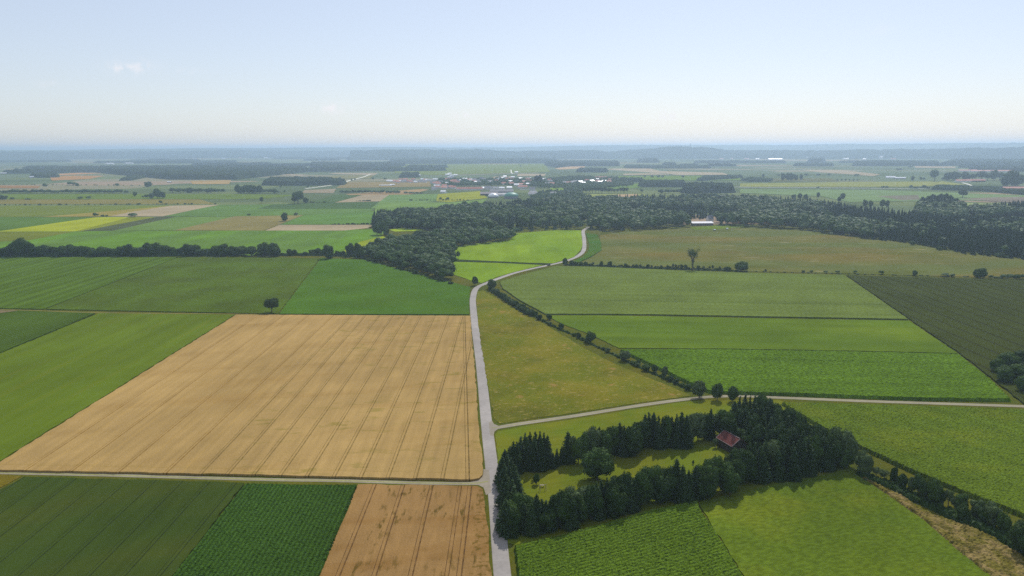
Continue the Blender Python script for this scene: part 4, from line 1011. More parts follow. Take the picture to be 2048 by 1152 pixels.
# --- dense shrub hedge of the triangle
hl = [(985, 583), (998, 592), (1010, 600), (1022, 607), (1033, 614), (1045, 621), (1056, 627), (1068, 632)]
for i in range(26):
    u = i / 25 * (len(hl) - 1); a = int(min(u, len(hl) - 2)); f_ = u - a
    x = hl[a][0] * (1 - f_) + hl[a + 1][0] * f_; y = hl[a][1] * (1 - f_) + hl[a + 1][1] * f_
    cand(random.choice(['broad', 'broad_dark', 'pale', 'broad']), at(x + random.uniform(-3, 3), y + random.uniform(-2, 2)), random.uniform(3.6, 5.6), random.uniform(4, 5.6), row='tri_dense',
         label='{o} shrub tree down the dense upper part of the triangle hedge', group='shrub trees of the dense triangle hedge')
bt(1079, 640, 627, 'broad_dark', 14, label='upright bush at the end of the dense triangle hedge')
tl = [(1070, 634), (1100, 650), (1140, 668), (1185, 690), (1225, 709), (1262, 727), (1300, 745), (1345, 764), (1383, 783)]
for i in range(70):
    u = (i + random.uniform(-.4, .4)) / 70 * (len(tl) - 1); u = max(0, u); a = int(min(u, len(tl) - 2)); f_ = u - a
    x = tl[a][0] * (1 - f_) + tl[a + 1][0] * f_; y = tl[a][1] * (1 - f_) + tl[a + 1][1] * f_
    h = random.choice([.9, 1.1, 1.3, 1.8, 2.4]) * random.uniform(.9, 1.2)
    cand('bush', at(x, y) + Vector((random.uniform(-.5, .5), random.uniform(-.5, .5), 0)), h, h * 1.6, row='tri_low', label='{o} low bush down the thin lower part of the triangle hedge', group='low bushes of the thin triangle hedge')
bt(1376, 780, 766, 'broad', 16, label='low tree left of the silvery tree beside the farm track')
bt(1276, 731, 720, 'bush', 12, label='rounded dark bush left of the low round tree on the lower hedge', name='bush')

# --- hedge along the pale crop field
for x, yb, yt, w in ((1143.5, 530.5, 520, 11), (1152, 531, 522, 10), (1162.5, 531.5, 523, 8), (1171.4, 532, 522, 9), (1186.6, 532, 523, 4), (1182, 532, 526, 10), (1203, 533.5, 521, 7), (1199, 533, 528, 8), (1219.6, 534, 522, 10), (1229, 534, 529, 8),
                     (1243, 535, 528, 4), (1251.4, 535.5, 526, 6), (1257, 535.5, 529, 5), (1266, 536, 528, 5), (1273, 536, 528, 6), (1280, 536.5, 528, 5), (1288, 536.8, 532, 7), (1296, 537, 527, 7), (1303, 537, 529, 5), (1311, 537, 531, 5),
                     (1322, 537.3, 529, 5), (1335, 538, 529.5, 8), (1341, 538, 531, 5), (1346, 538.5, 526, 4), (1351, 539, 527.5, 5), (1357, 539, 528, 4), (1363, 539, 527, 7), (1371, 539.5, 528.5, 8), (1397, 540.3, 530, 6), (1407, 540.5, 531, 5),
                     (1419, 540.5, 531, 4), (1425, 541, 529, 5), (1434, 541, 535, 9), (1439, 541.3, 531, 4), (1449, 542, 534, 5), (1531, 543.5, 538, 4), (1607, 545.3, 540, 6), (1624, 545.5, 540, 8), (1652, 546, 540.5, 8), (1675.7, 547, 540, 9),
                     (1711, 547, 540.5, 8), (1762, 549, 540.5, 9), (1830, 551.5, 539.5, 9), (1890, 553, 545.5, 15), (1905, 554, 547, 9), (1980, 556.5, 549, 9), (1992, 557, 552, 12), (2008, 557, 548, 14), (2020, 557.5, 547.5, 14), (2033, 558, 547, 14), (2044, 558, 548, 14)):
    bt(x, yb, yt, 'airy' if (w <= 5 and x < 1500) else ('broad' if w > 6 else 'bush'), w + 1.5, row='field_hedge', label='{o} shrub from the left in the hedge above the pale row crop', group='shrubs of the hedge above the pale row crop')
for i in range(80):
    x = 1135 + i * 4.0 + random.uniform(-1.5, 1.5)
    h = random.uniform(1.0, 2.4) * (1 if x < 1450 else .6)
    cand('bush', at(x, 530.2 + (x - 1130) * .033), h, h * 1.9, row='hedge_low', label='{o} low bush from the left under the hedge above the pale crop', group='low bushes at the foot of the field hedge')
for i in range(36):
    x = 1460 + i * 16 + random.uniform(-6, 6); cand('bush', at(x, 542.3 + (x - 1460) * .025), random.uniform(.8, 1.3), random.uniform(2, 4), row='hedge_low')
for c in ROWS['hedge_low']: c.update(label='{o} low bush from the left under the hedge above the pale crop', group='low bushes at the foot of the field hedge')

# --- hedgerow bottom right
for x, yb, yt, w, kd in ((1726, 950, 899.5, 40, 'pale'), (1753, 955, 932, 22, 'airy'), (1768, 962, 936, 24, 'airy'), (1787, 966, 930.5, 17, 'broad_dark'), (1795, 968, 950, 13, 'pale'), (1806, 978, 945, 21, 'broad_dark'), (1822, 985, 950, 16, 'pale'),
                         (1836, 990, 943, 24, 'broad'), (1848, 1000, 953, 28, 'broad_dark'), (1868, 1009, 956, 34, 'broad'), (1880, 1012, 975, 22, 'broad_dark'), (1896, 1014, 976, 24, 'airy'), (1908, 1020, 990, 18, 'airy'),
                         (1921, 1022, 983, 30, 'broad'), (1926, 1042, 1007, 30, 'broad_dark'), (1953, 1036, 996, 32, 'pale'), (1968, 1048, 1010, 30, 'broad_dark'), (1982, 1052, 1002, 36, 'pale'), (2006, 1064, 1022, 32, 'broad'), (2022, 1070, 1048, 20, 'bush'),
                         (2044, 1108, 1036, 56, 'broad_dark'), (2075, 1120, 1060, 50, 'broad')):
    bt(x, yb, yt, kd, w, row='se_hedge', label='{o} tree down the hedgerow beside the dry reeds at the bottom right', group='trees of the bottom right hedgerow')
for i in range(46):
    u = i / 45; x = 1735 + u * 300 + random.uniform(-4, 4); y = 958 + u * 122 + random.uniform(-4, 5)
    h = random.uniform(.8, 2.0); cand('bush', at(x, y), h, h * 1.5, row='se_low', label='{o} low bush down the foot of the bottom right hedgerow', group='low bushes of the bottom right hedgerow')
# --- clump at the right edge
for x, yt, h, w in ((1996, 716, 8, 8), (2020, 701, 10, 12), (2046, 697, 10, 12), (2012, 730, 9, 12), (2036, 726, 9, 12), (2058, 722, 10, 12), (2048, 752, 8, 9), (2072, 740, 10, 12), (2080, 700, 11, 12)):
    tp(x, yt, h, 'broad_dark' if x % 4 else 'broad', w, row='right_clump', label='{o} tree from the left in the rounded clump at the right edge', group='trees of the clump at the right edge')

# --- enclosure around the barn
EG = 'trees of the enclosure around the barn'
def enc(lst, row, label, h=12.0, jit=1.0):
    for it in lst:
        x, y, kd = it[0], it[1], it[2]; kd = 'd' if kd == 'c' and row in ('enc_s', 'enc_n', 'enc_ne', 'enc_s2') and random.random() < .25 else kd; hh = (it[3] if len(it) > 3 else h) * random.uniform(.96, 1.05); w = it[4] if len(it) > 4 else None
        if w is None: w = {'c': random.uniform(6.0, 8.2), 'b': 8.6, 'p': 8.0, 'd': 8.6, 'a': 6.8}[kd]
        tp(x, y, hh, {'c': 'conifer', 'b': 'broad', 'p': 'pale', 'd': 'broad_dark', 'a': 'airy'}[kd], w, row=row, label=label, group=EG)
enc([(1041, 872, 'c'), (1050, 865, 'c'), (1060, 862, 'c'), (1071, 861, 'c'), (1080, 862, 'c'), (1088, 864, 'c'), (1095, 869, 'c'), (1034, 882, 'c'), (1027, 881, 'c'), (1020, 891, 'c', 9), (1010, 898, 'c', 8), (1055, 874, 'c'), (1068, 872, 'c'), (1083, 874, 'c')],
    'enc_nw', '{o} spruce from the left in the dense north west clump of the barn enclosure', 13)
enc([(1005, 912, 'c', 10), (1014, 908, 'c', 11), (1022, 914, 'c', 11), (1009, 925, 'c', 11), (1018, 928, 'c', 12), (1028, 926, 'c', 12), (1012, 945, 'c', 12), (1022, 942, 'c', 12), (1032, 940, 'c', 12), (1014, 962, 'c', 12), (1025, 958, 'c', 12), (1036, 955, 'c', 12), (1016, 980, 'c', 12), (1028, 973, 'c', 12), (1012, 997, 'c', 10), (1018, 1010, 'c', 10)],
    'enc_w', '{o} spruce counted from the left in the row along the road side of the enclosure', 12)
enc([(1040, 982, 'b', 11, 9), (1056, 990, 'b', 10, 8), (1030, 995, 'b', 10, 8), (1022, 1015, 'd', 9, 7), (1073, 986, 'c'), (1084, 997, 'c', 10), (1092, 1000, 'c', 10), (1102, 993, 'c', 11), (1112, 985, 'b', 11, 6), (1121, 976, 'c', 13), (1132, 985, 'c', 12), (1146, 972, 'p', 11, 8), (1160, 972, 'b', 11, 7), (1172, 968, 'p', 12, 8),
      (1183, 968, 'c', 12), (1193, 962, 'c', 12), (1203, 959, 'c', 12), (1214, 955, 'c', 12), (1226, 951, 'c', 13), (1238, 951, 'c', 12), (1249, 945, 'c', 13), (1260, 952, 'c', 12), (1270, 955, 'c', 12), (1285, 936, 'b', 13, 8), (1299, 928, 'b', 14, 9), (1314, 932, 'b', 13, 8), (1326, 926, 'a', 12, 5),
      (1340, 928, 'c', 13), (1354, 915, 'c', 15, 7.5), (1366, 928, 'c', 13), (1378, 938, 'c', 12), (1392, 930, 'c', 12), (1404, 927, 'b', 12, 7), (1418, 917, 'b', 13, 8), (1432, 912, 'b', 13, 9), (1448, 914, 'b', 13, 9), (1462, 930, 'b', 11, 8), (1458, 903, 'a', 11, 4),
      (1470, 897, 'c', 13), (1480, 890, 'c', 14), (1490, 888, 'c', 14), (1500, 884, 'c', 14), (1510, 884, 'c', 14), (1521, 884, 'c', 14), (1532, 880, 'c', 14), (1544, 873, 'p', 14, 9), (1556, 880, 'b', 13, 8), (1566, 884, 'c', 13), (1576, 882, 'c', 13), (1587, 882, 'c', 13), (1598, 878, 'c', 14), (1608, 875, 'c', 14), (1618, 870, 'c', 14),
      (1628, 866, 'b', 14, 8), (1640, 864, 'c', 14), (1652, 861, 'c', 14), (1664, 862, 'c', 14), (1682, 850, 'p', 15, 10), (1697, 862, 'p', 14, 9), (1692, 890, 'b', 9, 8)],
    'enc_s', '{o} tree from the left in the long front row of the barn enclosure', 12.5)
enc([(1046, 1000, 'c', 10), (1064, 1005, 'c', 10), (1096, 1008, 'c', 9), (1140, 998, 'c', 10), (1166, 988, 'd', 10), (1198, 975, 'c', 11), (1232, 968, 'c', 11), (1278, 952, 'd', 11), (1322, 948, 'c', 11), (1372, 946, 'c', 11), (1412, 940, 'd', 11), (1470, 916, 'c', 12), (1496, 904, 'c', 12), (1526, 900, 'c', 12), (1558, 898, 'c', 12), (1590, 896, 'c', 12), (1622, 888, 'c', 12), (1654, 880, 'c', 12)],
    'enc_s2', '{o} tree from the left in the shorter second front row of the barn enclosure', 11)
enc([(1114, 896, 'c', 7, 4), (1106, 905, 'c', 6, 3.5), (1123, 893, 'c', 7, 4), (1136, 861, 'c', 13), (1146, 868, 'a', 12, 6), (1157, 869, 'b', 12, 7), (1168, 866, 'b', 12, 6), (1180, 855, 'p', 13, 7), (1190, 850, 'p', 13.5, 7), (1199, 852, 'c', 13), (1210, 858, 'b', 12, 7), (1220, 846, 'b', 13, 7), (1228, 844, 'b', 13, 7), (1240, 843, 'c', 13.5), (1249, 849, 'c', 13), (1257, 852, 'c', 12.5), (1266, 848, 'c', 13), (1275, 846, 'b', 12, 5),
      (1284, 831, 'c', 14), (1290, 826, 'c', 14), (1298, 823, 'c', 14.5), (1308, 823, 'c', 14.5), (1318, 829, 'c', 14), (1326, 831, 'c', 14), (1334, 828, 'b', 14, 6), (1344, 831, 'c', 13.5), (1354, 827, 'c', 14), (1364, 822, 'c', 14.5), (1374, 828, 'c', 14), (1386, 822, 'p', 13, 7), (1398, 820, 'p', 13.5, 8), (1410, 827, 'c', 12), (1422, 815, 'c', 13.5), (1432, 824, 'a', 11, 6), (1446, 813, 'b', 13, 9), (1456, 820, 'b', 12, 8)],
    'enc_n', '{o} tree from the left in the back row of the barn enclosure', 13)
enc([(1470, 800, 'c', 14), (1480, 791, 'c', 15), (1491, 786, 'c', 15.5), (1501, 790, 'c', 15), (1510, 790, 'c', 15), (1523, 783, 'b', 14, 8), (1534, 790, 'b', 14, 7), (1541, 795, 'c', 14), (1552, 798, 'b', 13, 7), (1562, 812, 'b', 13, 7), (1572, 812, 'd', 13, 8), (1588, 813, 'd', 14, 9), (1600, 822, 'b', 13, 7),
      (1612, 832, 'c', 13), (1622, 842, 'c', 13), (1634, 846, 'b', 12, 7), (1646, 850, 'c', 12), (1476, 808, 'c', 14), (1488, 803, 'c', 14), (1499, 806, 'c', 14), (1512, 805, 'c', 14), (1525, 806, 'c', 14), (1538, 812, 'c', 13), (1550, 818, 'c', 13), (1563, 828, 'c', 13), (1577, 830, 'c', 13), (1592, 836, 'c', 13), (1605, 842, 'c', 13),
      (1484, 822, 'c', 13), (1498, 824, 'c', 13), (1513, 823, 'c', 13), (1528, 826, 'c', 13), (1543, 834, 'c', 13), (1558, 844, 'c', 13), (1573, 850, 'c', 13), (1590, 856, 'c', 13), (1608, 860, 'c', 13), (1460, 828, 'c', 12), (1470, 836, 'c', 12), (1500, 842, 'c', 12), (1520, 846, 'c', 12), (1540, 856, 'c', 12), (1632, 858, 'd', 12, 8)],
    'enc_ne', '{o} tree from the left in the dense north east block behind the barn', 13)
tp(1195, 893, 13, 'broad', 13.5, label='big round broadleaf tree standing alone inside the clearing')
bt(1073, 969, 944, 'broad', 15, label='little round tree in the left part of the clearing')
tp(1480, 851, 8, 'broad', 7, label='rounded broadleaf tree just behind the barn roof')
tp(1498, 863, 8, 'broad', 7, label='second broadleaf tree behind the right gable of the barn')
tp(1432, 874, 4.5, 'airy', 3, label='slim sapling at the left corner of the barn')
bt(1386, 929, 920, 'bush', 6, label='tiny dark bush on the clearing lawn', name='bush')

# --- wood behind (individuals for the largest, the rest one stuff object)
def fill(px, sp, fn, seed=0):
    P = [(p.x, p.y) for p in (at(*q) for q in px)]; g = np.random.default_rng(seed)
    xs = [p[0] for p in P]; ys = [p[1] for p in P]
    nx, ny = int((max(xs) - min(xs)) / sp) + 1, int((max(ys) - min(ys)) / sp) + 1
    X, Y = np.meshgrid(min(xs) + np.arange(nx) * sp, min(ys) + np.arange(ny) * sp, indexing='ij')
    X = X + (np.arange(ny) % 2)[None, :] * sp / 2
    Q = np.stack([(X + g.uniform(-.35, .35, X.shape) * sp).ravel(), (Y + g.uniform(-.35, .35, X.shape) * sp).ravel()], 1)
    Q = Q[pip(Q, P)]
    for q in Q: fn(q, g)
WL = {'conifer': 'dark spruce with a pointed tip in the long mixed wood across the middle', 'broad': 'leafy broadleaf tree in the long mixed wood across the middle', 'broad_dark': 'leafy broadleaf tree in the long mixed wood across the middle', 'pale': 'leafy broadleaf tree in the long mixed wood across the middle', 'tall': 'leafy broadleaf tree in the long mixed wood across the middle'}
def wtree(pc, hb=(12, 20), hc=(13, 19)):
    def fn(q, g):
        n = math.sin(q[0] * .021 + 1.3) + math.sin(q[1] * .017 + q[0] * .008) + g.normal() * .6
        con = n > pc
        kd = 'conifer' if con else g.choice(['broad', 'broad', 'broad_dark', 'tall', 'pale'], p=[.30, .25, .22, .08, .15])
        h = g.uniform(*(hc if con else hb)); w = h * (.42 if con else g.uniform(.95, 1.25))
        cand(str(kd), (q[0], q[1]), h, w, label=WL[str(kd)], group=('spruces' if con else 'broadleaf trees') + ' of the long wood across the middle', force=False)
    return fn
fill([(727, 518), (762, 527), (812, 540), (862, 555), (895, 566), (911, 556), (909, 535), (903, 497), (1028, 480), (1031, 468), (900, 470), (800, 484), (745, 500)], 10, wtree(1.7, (9, 15)), 1)
fill([(745, 456), (835, 458.5), (900, 461), (870, 436), (800, 431), (748, 441)], 7.5, wtree(-.4), 2)
fill([(835, 459), (905, 469), (1024, 466), (1034, 464), (1124, 459.5), (1162, 459), (1164, 440), (1160, 412), (1100, 407), (1024, 414), (900, 424), (850, 432)], 14.5, wtree(1.1), 3)
fill([(1181, 459.5), (1200, 463), (1234, 463), (1306, 459.5), (1376, 454.5), (1379, 440), (1429, 437), (1431, 452), (1499, 454), (1536, 457), (1611, 461), (1663, 467), (1665, 450), (1640, 411), (1536, 404), (1400, 401), (1280, 401), (1166, 405), (1178, 440)], 14.5, wtree(.7), 4)
fill([(1663, 467), (1728, 478), (1808, 485), (1836, 490), (1886, 500), (1936, 509), (2031, 517.5), (2140, 531), (2140, 455), (1960, 446), (1840, 440), (1760, 431), (1700, 424), (1645, 412), (1663, 445)], 8.5, wtree(-.75, (11, 16), (13, 18)), 5)
for x, yt, h, w in ((1848, 393, 25, 15), (1858, 388, 26, 15), (1869, 386, 27, 16), (1881, 385, 27, 16), (1892, 386, 27, 16), (1903, 388, 26, 15), (1912, 393, 24, 13), (1852, 400, 24, 14), (1864, 396, 24, 15), (1876, 394, 25, 15), (1888, 395, 25, 15), (1900, 398, 24, 14), (1910, 404, 22, 13), (1846, 408, 22, 13), (1870, 405, 23, 14), (1890, 406, 23, 14)):
    tp(x, yt, h, 'broad_dark', w, row='dome', label='{o} tall tree from the left in the domed group rising above the right wood', group='domed group of tall trees above the right wood')
for x, yt, h, w in ((1731, 397, 17, 11), (1742, 399, 16, 10), (1766, 397, 18, 11), (1775, 399, 16, 10), (1686, 384.5, 16, 13), (1679, 392, 13, 10), (1637, 384, 14, 10), (1600, 386, 14, 14), (1588, 387, 14, 12), (1612, 387, 14, 12)):
    tp(x, yt, h, 'broad', w, row='back_tops', label='{o} crown from the left rising behind the right wood', group='crowns rising behind the right wood')
fill([(1830, 441), (1928, 447), (1924, 418), (1842, 414)], 10, wtree(.9, (15, 20)), 7)
fill([(1936, 430), (1955, 424), (2048, 416), (2120, 414), (2120, 430), (1960, 440)], 9, wtree(-.3), 6)
for i in range(16):
    x = random.choice([random.uniform(1815, 1905), random.uniform(1965, 2040), random.uniform(1615, 1665)]); y = float(np.interp(x, [1611, 1663, 1808, 1886, 2031], [463, 469, 487, 502, 518.5]))
    cand('pale' if random.random() < .5 else 'bush', at(x, y), random.uniform(3, 7), random.uniform(4, 8), row='wood_edge', label='{o} pale shrub from the left along the front edge of the right wood', group='pale shrubs along the right wood edge')
# scrub round the wedge
for i in range(40):
    u = random.random(); x = 730 + u * 175; y = float(np.interp(x, [727, 762, 812, 862, 905], [519, 529, 542, 557, 569])) + random.uniform(-1, 1)
    h = random.uniform(1.5, 4.5); cand('bush', at(x, y), h, h * 1.4, row='wedge_edge', label='{o} bush from the left along the edge of the wooded wedge', group='bushes along the edge of the wooded wedge')
# --- low bushes along far field lines
def bushline(a, b, n, h, row, label, group, kd='bush'):
    for i in range(n):
        u = (i + random.uniform(-.4, .4)) / max(1, n - 1); x = a[0] + (b[0] - a[0]) * u; y = a[1] + (b[1] - a[1]) * u; hh = h * random.uniform(.6, 1.4)
        cand(kd, at(x, y), hh, hh * random.uniform(1.3, 2.2), row=row, label=label, group=group)
bushline((663, 449.5), (742, 449), 20, 2.2, 'far_low1', '{o} low bush from the left above the golden strip', 'low bushes above the golden strip')
bushline((0, 411), (430, 409), 42, 3.0, 'far_low2', '{o} bush from the left along the boundary line at the far left', 'bushes along the far left boundary')
bushline((712, 402.8), (740, 402.5), 9, 2.6, 'far_low3', '{o} low bush from the left on the brown stubble field', 'low bushes on the stubble field')
bushline((619, 406), (648, 405.5), 9, 2.6, 'far_low4', '{o} low bush from the left beside the tall rounded tree', 'low bushes beside the tall rounded tree')
bushline((820, 401.5), (945, 401), 22, 3.0, 'far_low5', '{o} bush from the left along the meadow line behind the wood', 'bushes along the meadow line behind the wood')
bushline((0, 370), (300, 372), 30, 3.4, 'far_low6', '{o} bush from the left along the higher boundary line at the far left', 'bushes along the higher far left boundary')
bt(881, 401, 394, 'broad', 7, label='left one of two round trees on the meadow line behind the wood'); bt(894.5, 401, 393.5, 'broad', 9, label='right one of two round trees on the meadow line behind the wood')
# --- rows of trees left of the village and at far left
def treeline(x0, x1, yb, yt, sp, row, label, group, w=None, kd=('broad',)):
    x = x0
    while x < x1:
        t = yt(x) if callable(yt) else yt + random.uniform(-1.5, 2)
        bt(x, (yb(x) if callable(yb) else yb) + random.uniform(-.5, .3), t, random.choice(kd), (w or sp * 1.5) * random.uniform(.85, 1.2), row=row, label=label, group=group); x += sp * random.uniform(.75, 1.25)
treeline(-10, 258, 387.3, 379, 8, 'far_belt', '{o} tree from the left in the long far belt at the left', 'trees of the long far left belt', kd=('broad', 'broad_dark'))
treeline(345, 452, 386, 375.5, 8.5, 'far_belt2', '{o} tree from the left in the far belt ending short of the dark clump', 'trees of the second far belt', kd=('broad', 'tall'))
treeline(476, 522, 387, 368, 7, 'dark_clump', '{o} tree from the left in the dark clump above the slim tree', 'trees of the dark far clump', 13)
treeline(522, 562, 387, 378, 7, 'dark_clump2', '{o} lower tree from the left beside the dark clump', 'lower trees beside the dark clump', 11)
treeline(684, 802, 387.5, 379.5, 8, 'hedge_left_village', '{o} tree from the left in the hedge line left of the village', 'trees of the hedge line left of the village')
treeline(812, 846, 388, 382.5, 7, 'hedge_left_village2', '{o} bush tree from the left in the short hedge left of the village', 'bush trees of the short hedge')
treeline(1318, 1364, 387, 377.5, 6, 'copse_left', '{o} tree from the left in the sparse row above the right wood', 'sparse row above the right wood')
treeline(1822, 1860, 378, 371, 6, 'hedge_right', '{o} bush tree from the left in the short hedge far right', 'bush trees of the far right hedge')
# village trees
V_ = []
for x, y, c in ((777.3, 364, 'w'), (784.4, 364.5, 'w'), (791, 365, 'r'), (801, 364.5, 'w'), (811, 361, 'r'), (817.6, 365, 'r'), (827, 361, 'r'), (822, 366, 'r'), (831.8, 366, 'w'), (838, 352, 'w'), (840.6, 365, 'g'), (845, 361, 'w'), (850, 365.5, 'g'), (859.6, 363, 'g'), (871, 361, 'w'),
                (895, 351, 'w'), (899.6, 349, 'w'), (903.6, 353, 'w'), (911, 352, 'w'), (899, 357, 'w'), (894.8, 361, 'r'), (918, 363, 'w'), (914.8, 364, 'g'), (912, 366.5, 'w'), (906.5, 367, 'r'), (930, 360, 'w'), (938, 362, 'r'), (943.6, 361, 'w'), (948.5, 362, 'g'),
                (876, 377, 'r'), (868, 380, 'g'), (888, 378, 'r'), (895, 377, 'g'), (901.6, 377, 'r'), (907, 377.5, 'r'), (887, 386.5, 'w'), (967.4, 379, 'w'), (975, 379, 'g'), (984.5, 379, 'g'), (991, 379.5, 'g'), (1004, 379, 'w'), (1018.6, 378, 'w'), (995.7, 361, 'w'), (1006, 358, 'w'), (1009.5, 355, 'w'),
                (1015.7, 361, 'r'), (1025.5, 356.5, 'w'), (1040.6, 359, 'w'), (1032.8, 346, 'w'), (1048, 366, 'r'), (1055, 361, 'r'), (1058.7, 365, 'r'), (1042, 371.5, 'r'), (1033, 372, 'w'), (1045, 376.5, 'R'), (1064.5, 381, 'g'), (1065.5, 389, 'g'), (1088, 360.5, 'w'), (1070, 362, 'g'),
                (1200, 366.5, 'w'), (1208, 364.5, 'w'), (1166, 368.5, 'w'), (1217, 366, 'r'), (1195, 365, 'r'), (1107, 390, 'g'), (1130, 368, 'g'), (1150, 366, 'g'), (1095, 370, 'g'), (979, 366, 'g'), (958, 367, 'g'), (865, 367, 'g')):
    V_.append((x, y, c))
vr_ = random.Random(21)
for x0, x1, y0, y1, k in ((866, 960, 356, 371, 16), (960, 1060, 358, 372, 16), (775, 862, 361, 367, 9), (1062, 1150, 361, 372, 9), (1150, 1228, 358, 369, 9), (868, 915, 374, 379, 4)):
    for i in range(k):
        x, y = vr_.uniform(x0, x1), vr_.uniform(y0, y1)
        if all(abs(x - p[0]) > 3.5 or abs(y - p[1]) > 2 for p in V_): V_.append((x, y, vr_.choice('rrrwwg')))
HP_ = [at(x, y) for x, y, c in V_] + [at(939, 380) + Vector((i * 9, 0, 0)) for i in range(-4, 5)] + [at(1202, 357) + Vector((i * 9, 0, 0)) for i in range(-2, 3)]
vill_tree_zones = [((868, 372), (900, 374), (960, 373), (1000, 372), (1040, 374), (1100, 378), (1200, 380), (1270, 372), (1235, 358), (1150, 355), (1095, 360), (1000, 360), (880, 360)),
                   ((1060, 400), (1150, 404), (1170, 398), (1160, 385), (1130, 384), (1090, 386), (1072, 390)), ((1130, 372), (1130, 384), (1165, 386), (1165, 374))]
def vt(q, g):
    if any(abs(p.x / p.y * q[1] - q[0]) < 11 and 2 < p.y - q[1] < 75 for p in HP_): return
    if any(math.hypot(p.x - q[0], p.y - q[1]) < 12 for p in HP_): return
    h = g.uniform(8, 13); cand('broad' if g.uniform() < .7 else 'broad_dark', (q[0], q[1]), h, h * .95, label='garden tree among the houses of the distant village', group='garden trees of the distant village', force=False)
for i, z in enumerate(vill_tree_zones): fill(list(z), 15, vt, 20 + i)
for x, yb, yt in ((1073, 368, 348), (1080, 368, 347.5)): bt(x, yb, yt, 'broad_dark', 11, row='vill_tall', label='{o} tree of the tall square pair in the village', group='tall square pair of village trees')

# sparse tree prototype
def sparse_tree():
    g = random.Random(5); mb = MB(); tips = []
    mb.tube([(0, 0, 0), (.1, 0, 4), (0, .1, 6)], [.5, .4, .3], 7)
    for k in range(16):
        t = 2 * math.pi * k / 16 + g.uniform(-.2, .2); lean = g.uniform(.15, .75); z0 = g.uniform(3, 6); L = g.uniform(7, 9.5)
        e = (math.cos(t) * lean * L * .8, math.sin(t) * lean * L * .8, z0 + L * .9)
        m = (e[0] * .35, e[1] * .35, z0 + L * .45); mb.tube([(0, 0, z0), m, e], [.2, .12, .04], 5); tips.append(e)
        for j in range(4):
            f_ = g.uniform(.45, .95); p = [m[i] + (e[i] - m[i]) * f_ for i in range(3)]
            q = (p[0] + g.uniform(-1.4, 1.4), p[1] + g.uniform(-1.4, 1.4), p[2] + g.uniform(.6, 1.8)); mb.tube([p, q], [.06, .03], 4); tips.append(q)
    gg = np.random.default_rng(3); T = np.array(tips); C = T[gg.integers(0, len(T), 1000)] + gg.normal(size=(1000, 3)) * np.array([.55, .55, .8])
    ext = np.stack([gg.normal(size=90) * .7, gg.normal(size=90) * .7, gg.uniform(2, 7, 90)], 1)
    C = np.concatenate([C, ext])
    V, q = quads_at(C, gg.normal(size=C.shape), .42, gg)
    PRO['sparse'] = [dict(crown=mesh_np('crown', V, [q], [LEAF]), trunk=mesh_py('trunk', mb.V, mb.F, BARK), H=15.0, D=12.5)]
sparse_tree()

NAMES = {'broad': 'broadleaf_tree', 'broad_dark': 'broadleaf_tree', 'pale': 'broadleaf_tree', 'tall': 'broadleaf_tree', 'airy': 'young_tree', 'conifer': 'spruce_tree', 'bush': 'bush', 'sparse': 'half_bare_tree', 'round': 'broadleaf_tree'}
CATS = {'broadleaf_tree': 'broadleaf tree', 'young_tree': 'young tree', 'spruce_tree': 'spruce', 'bush': 'bush', 'half_bare_tree': 'half bare tree'}
def crown_small(p):
    """crown and trunk joined in one mesh for trees a few pixels tall"""
    if 'joint' in p: return p['joint']
    def rd(me):
        n = len(me.vertices); co = np.empty(n * 3, np.float32); me.vertices.foreach_get('co', co)
        lp = np.empty(len(me.loops), np.int32); me.loops.foreach_get('vertex_index', lp)
        return co.reshape(-1, 3), [[lp[q.loop_start + i] for i in range(q.loop_total)] for q in me.polygons]
    V1, F1 = rd(p['crown']); V2, F2 = rd(p['trunk'])
    me = bpy.data.meshes.new('tree'); me.from_pydata(np.concatenate([V1, V2]).tolist(), [], [list(map(int, f)) for f in F1] + [[int(i) + len(V1) for i in f] for f in F2])
    me.materials.append(p['crown'].materials[0]); me.materials.append(p['trunk'].materials[0])
    me.polygons.foreach_set('material_index', np.array([0] * len(F1) + [1] * len(F2), dtype=np.int32)); me.update()
    p['joint'] = me; return me
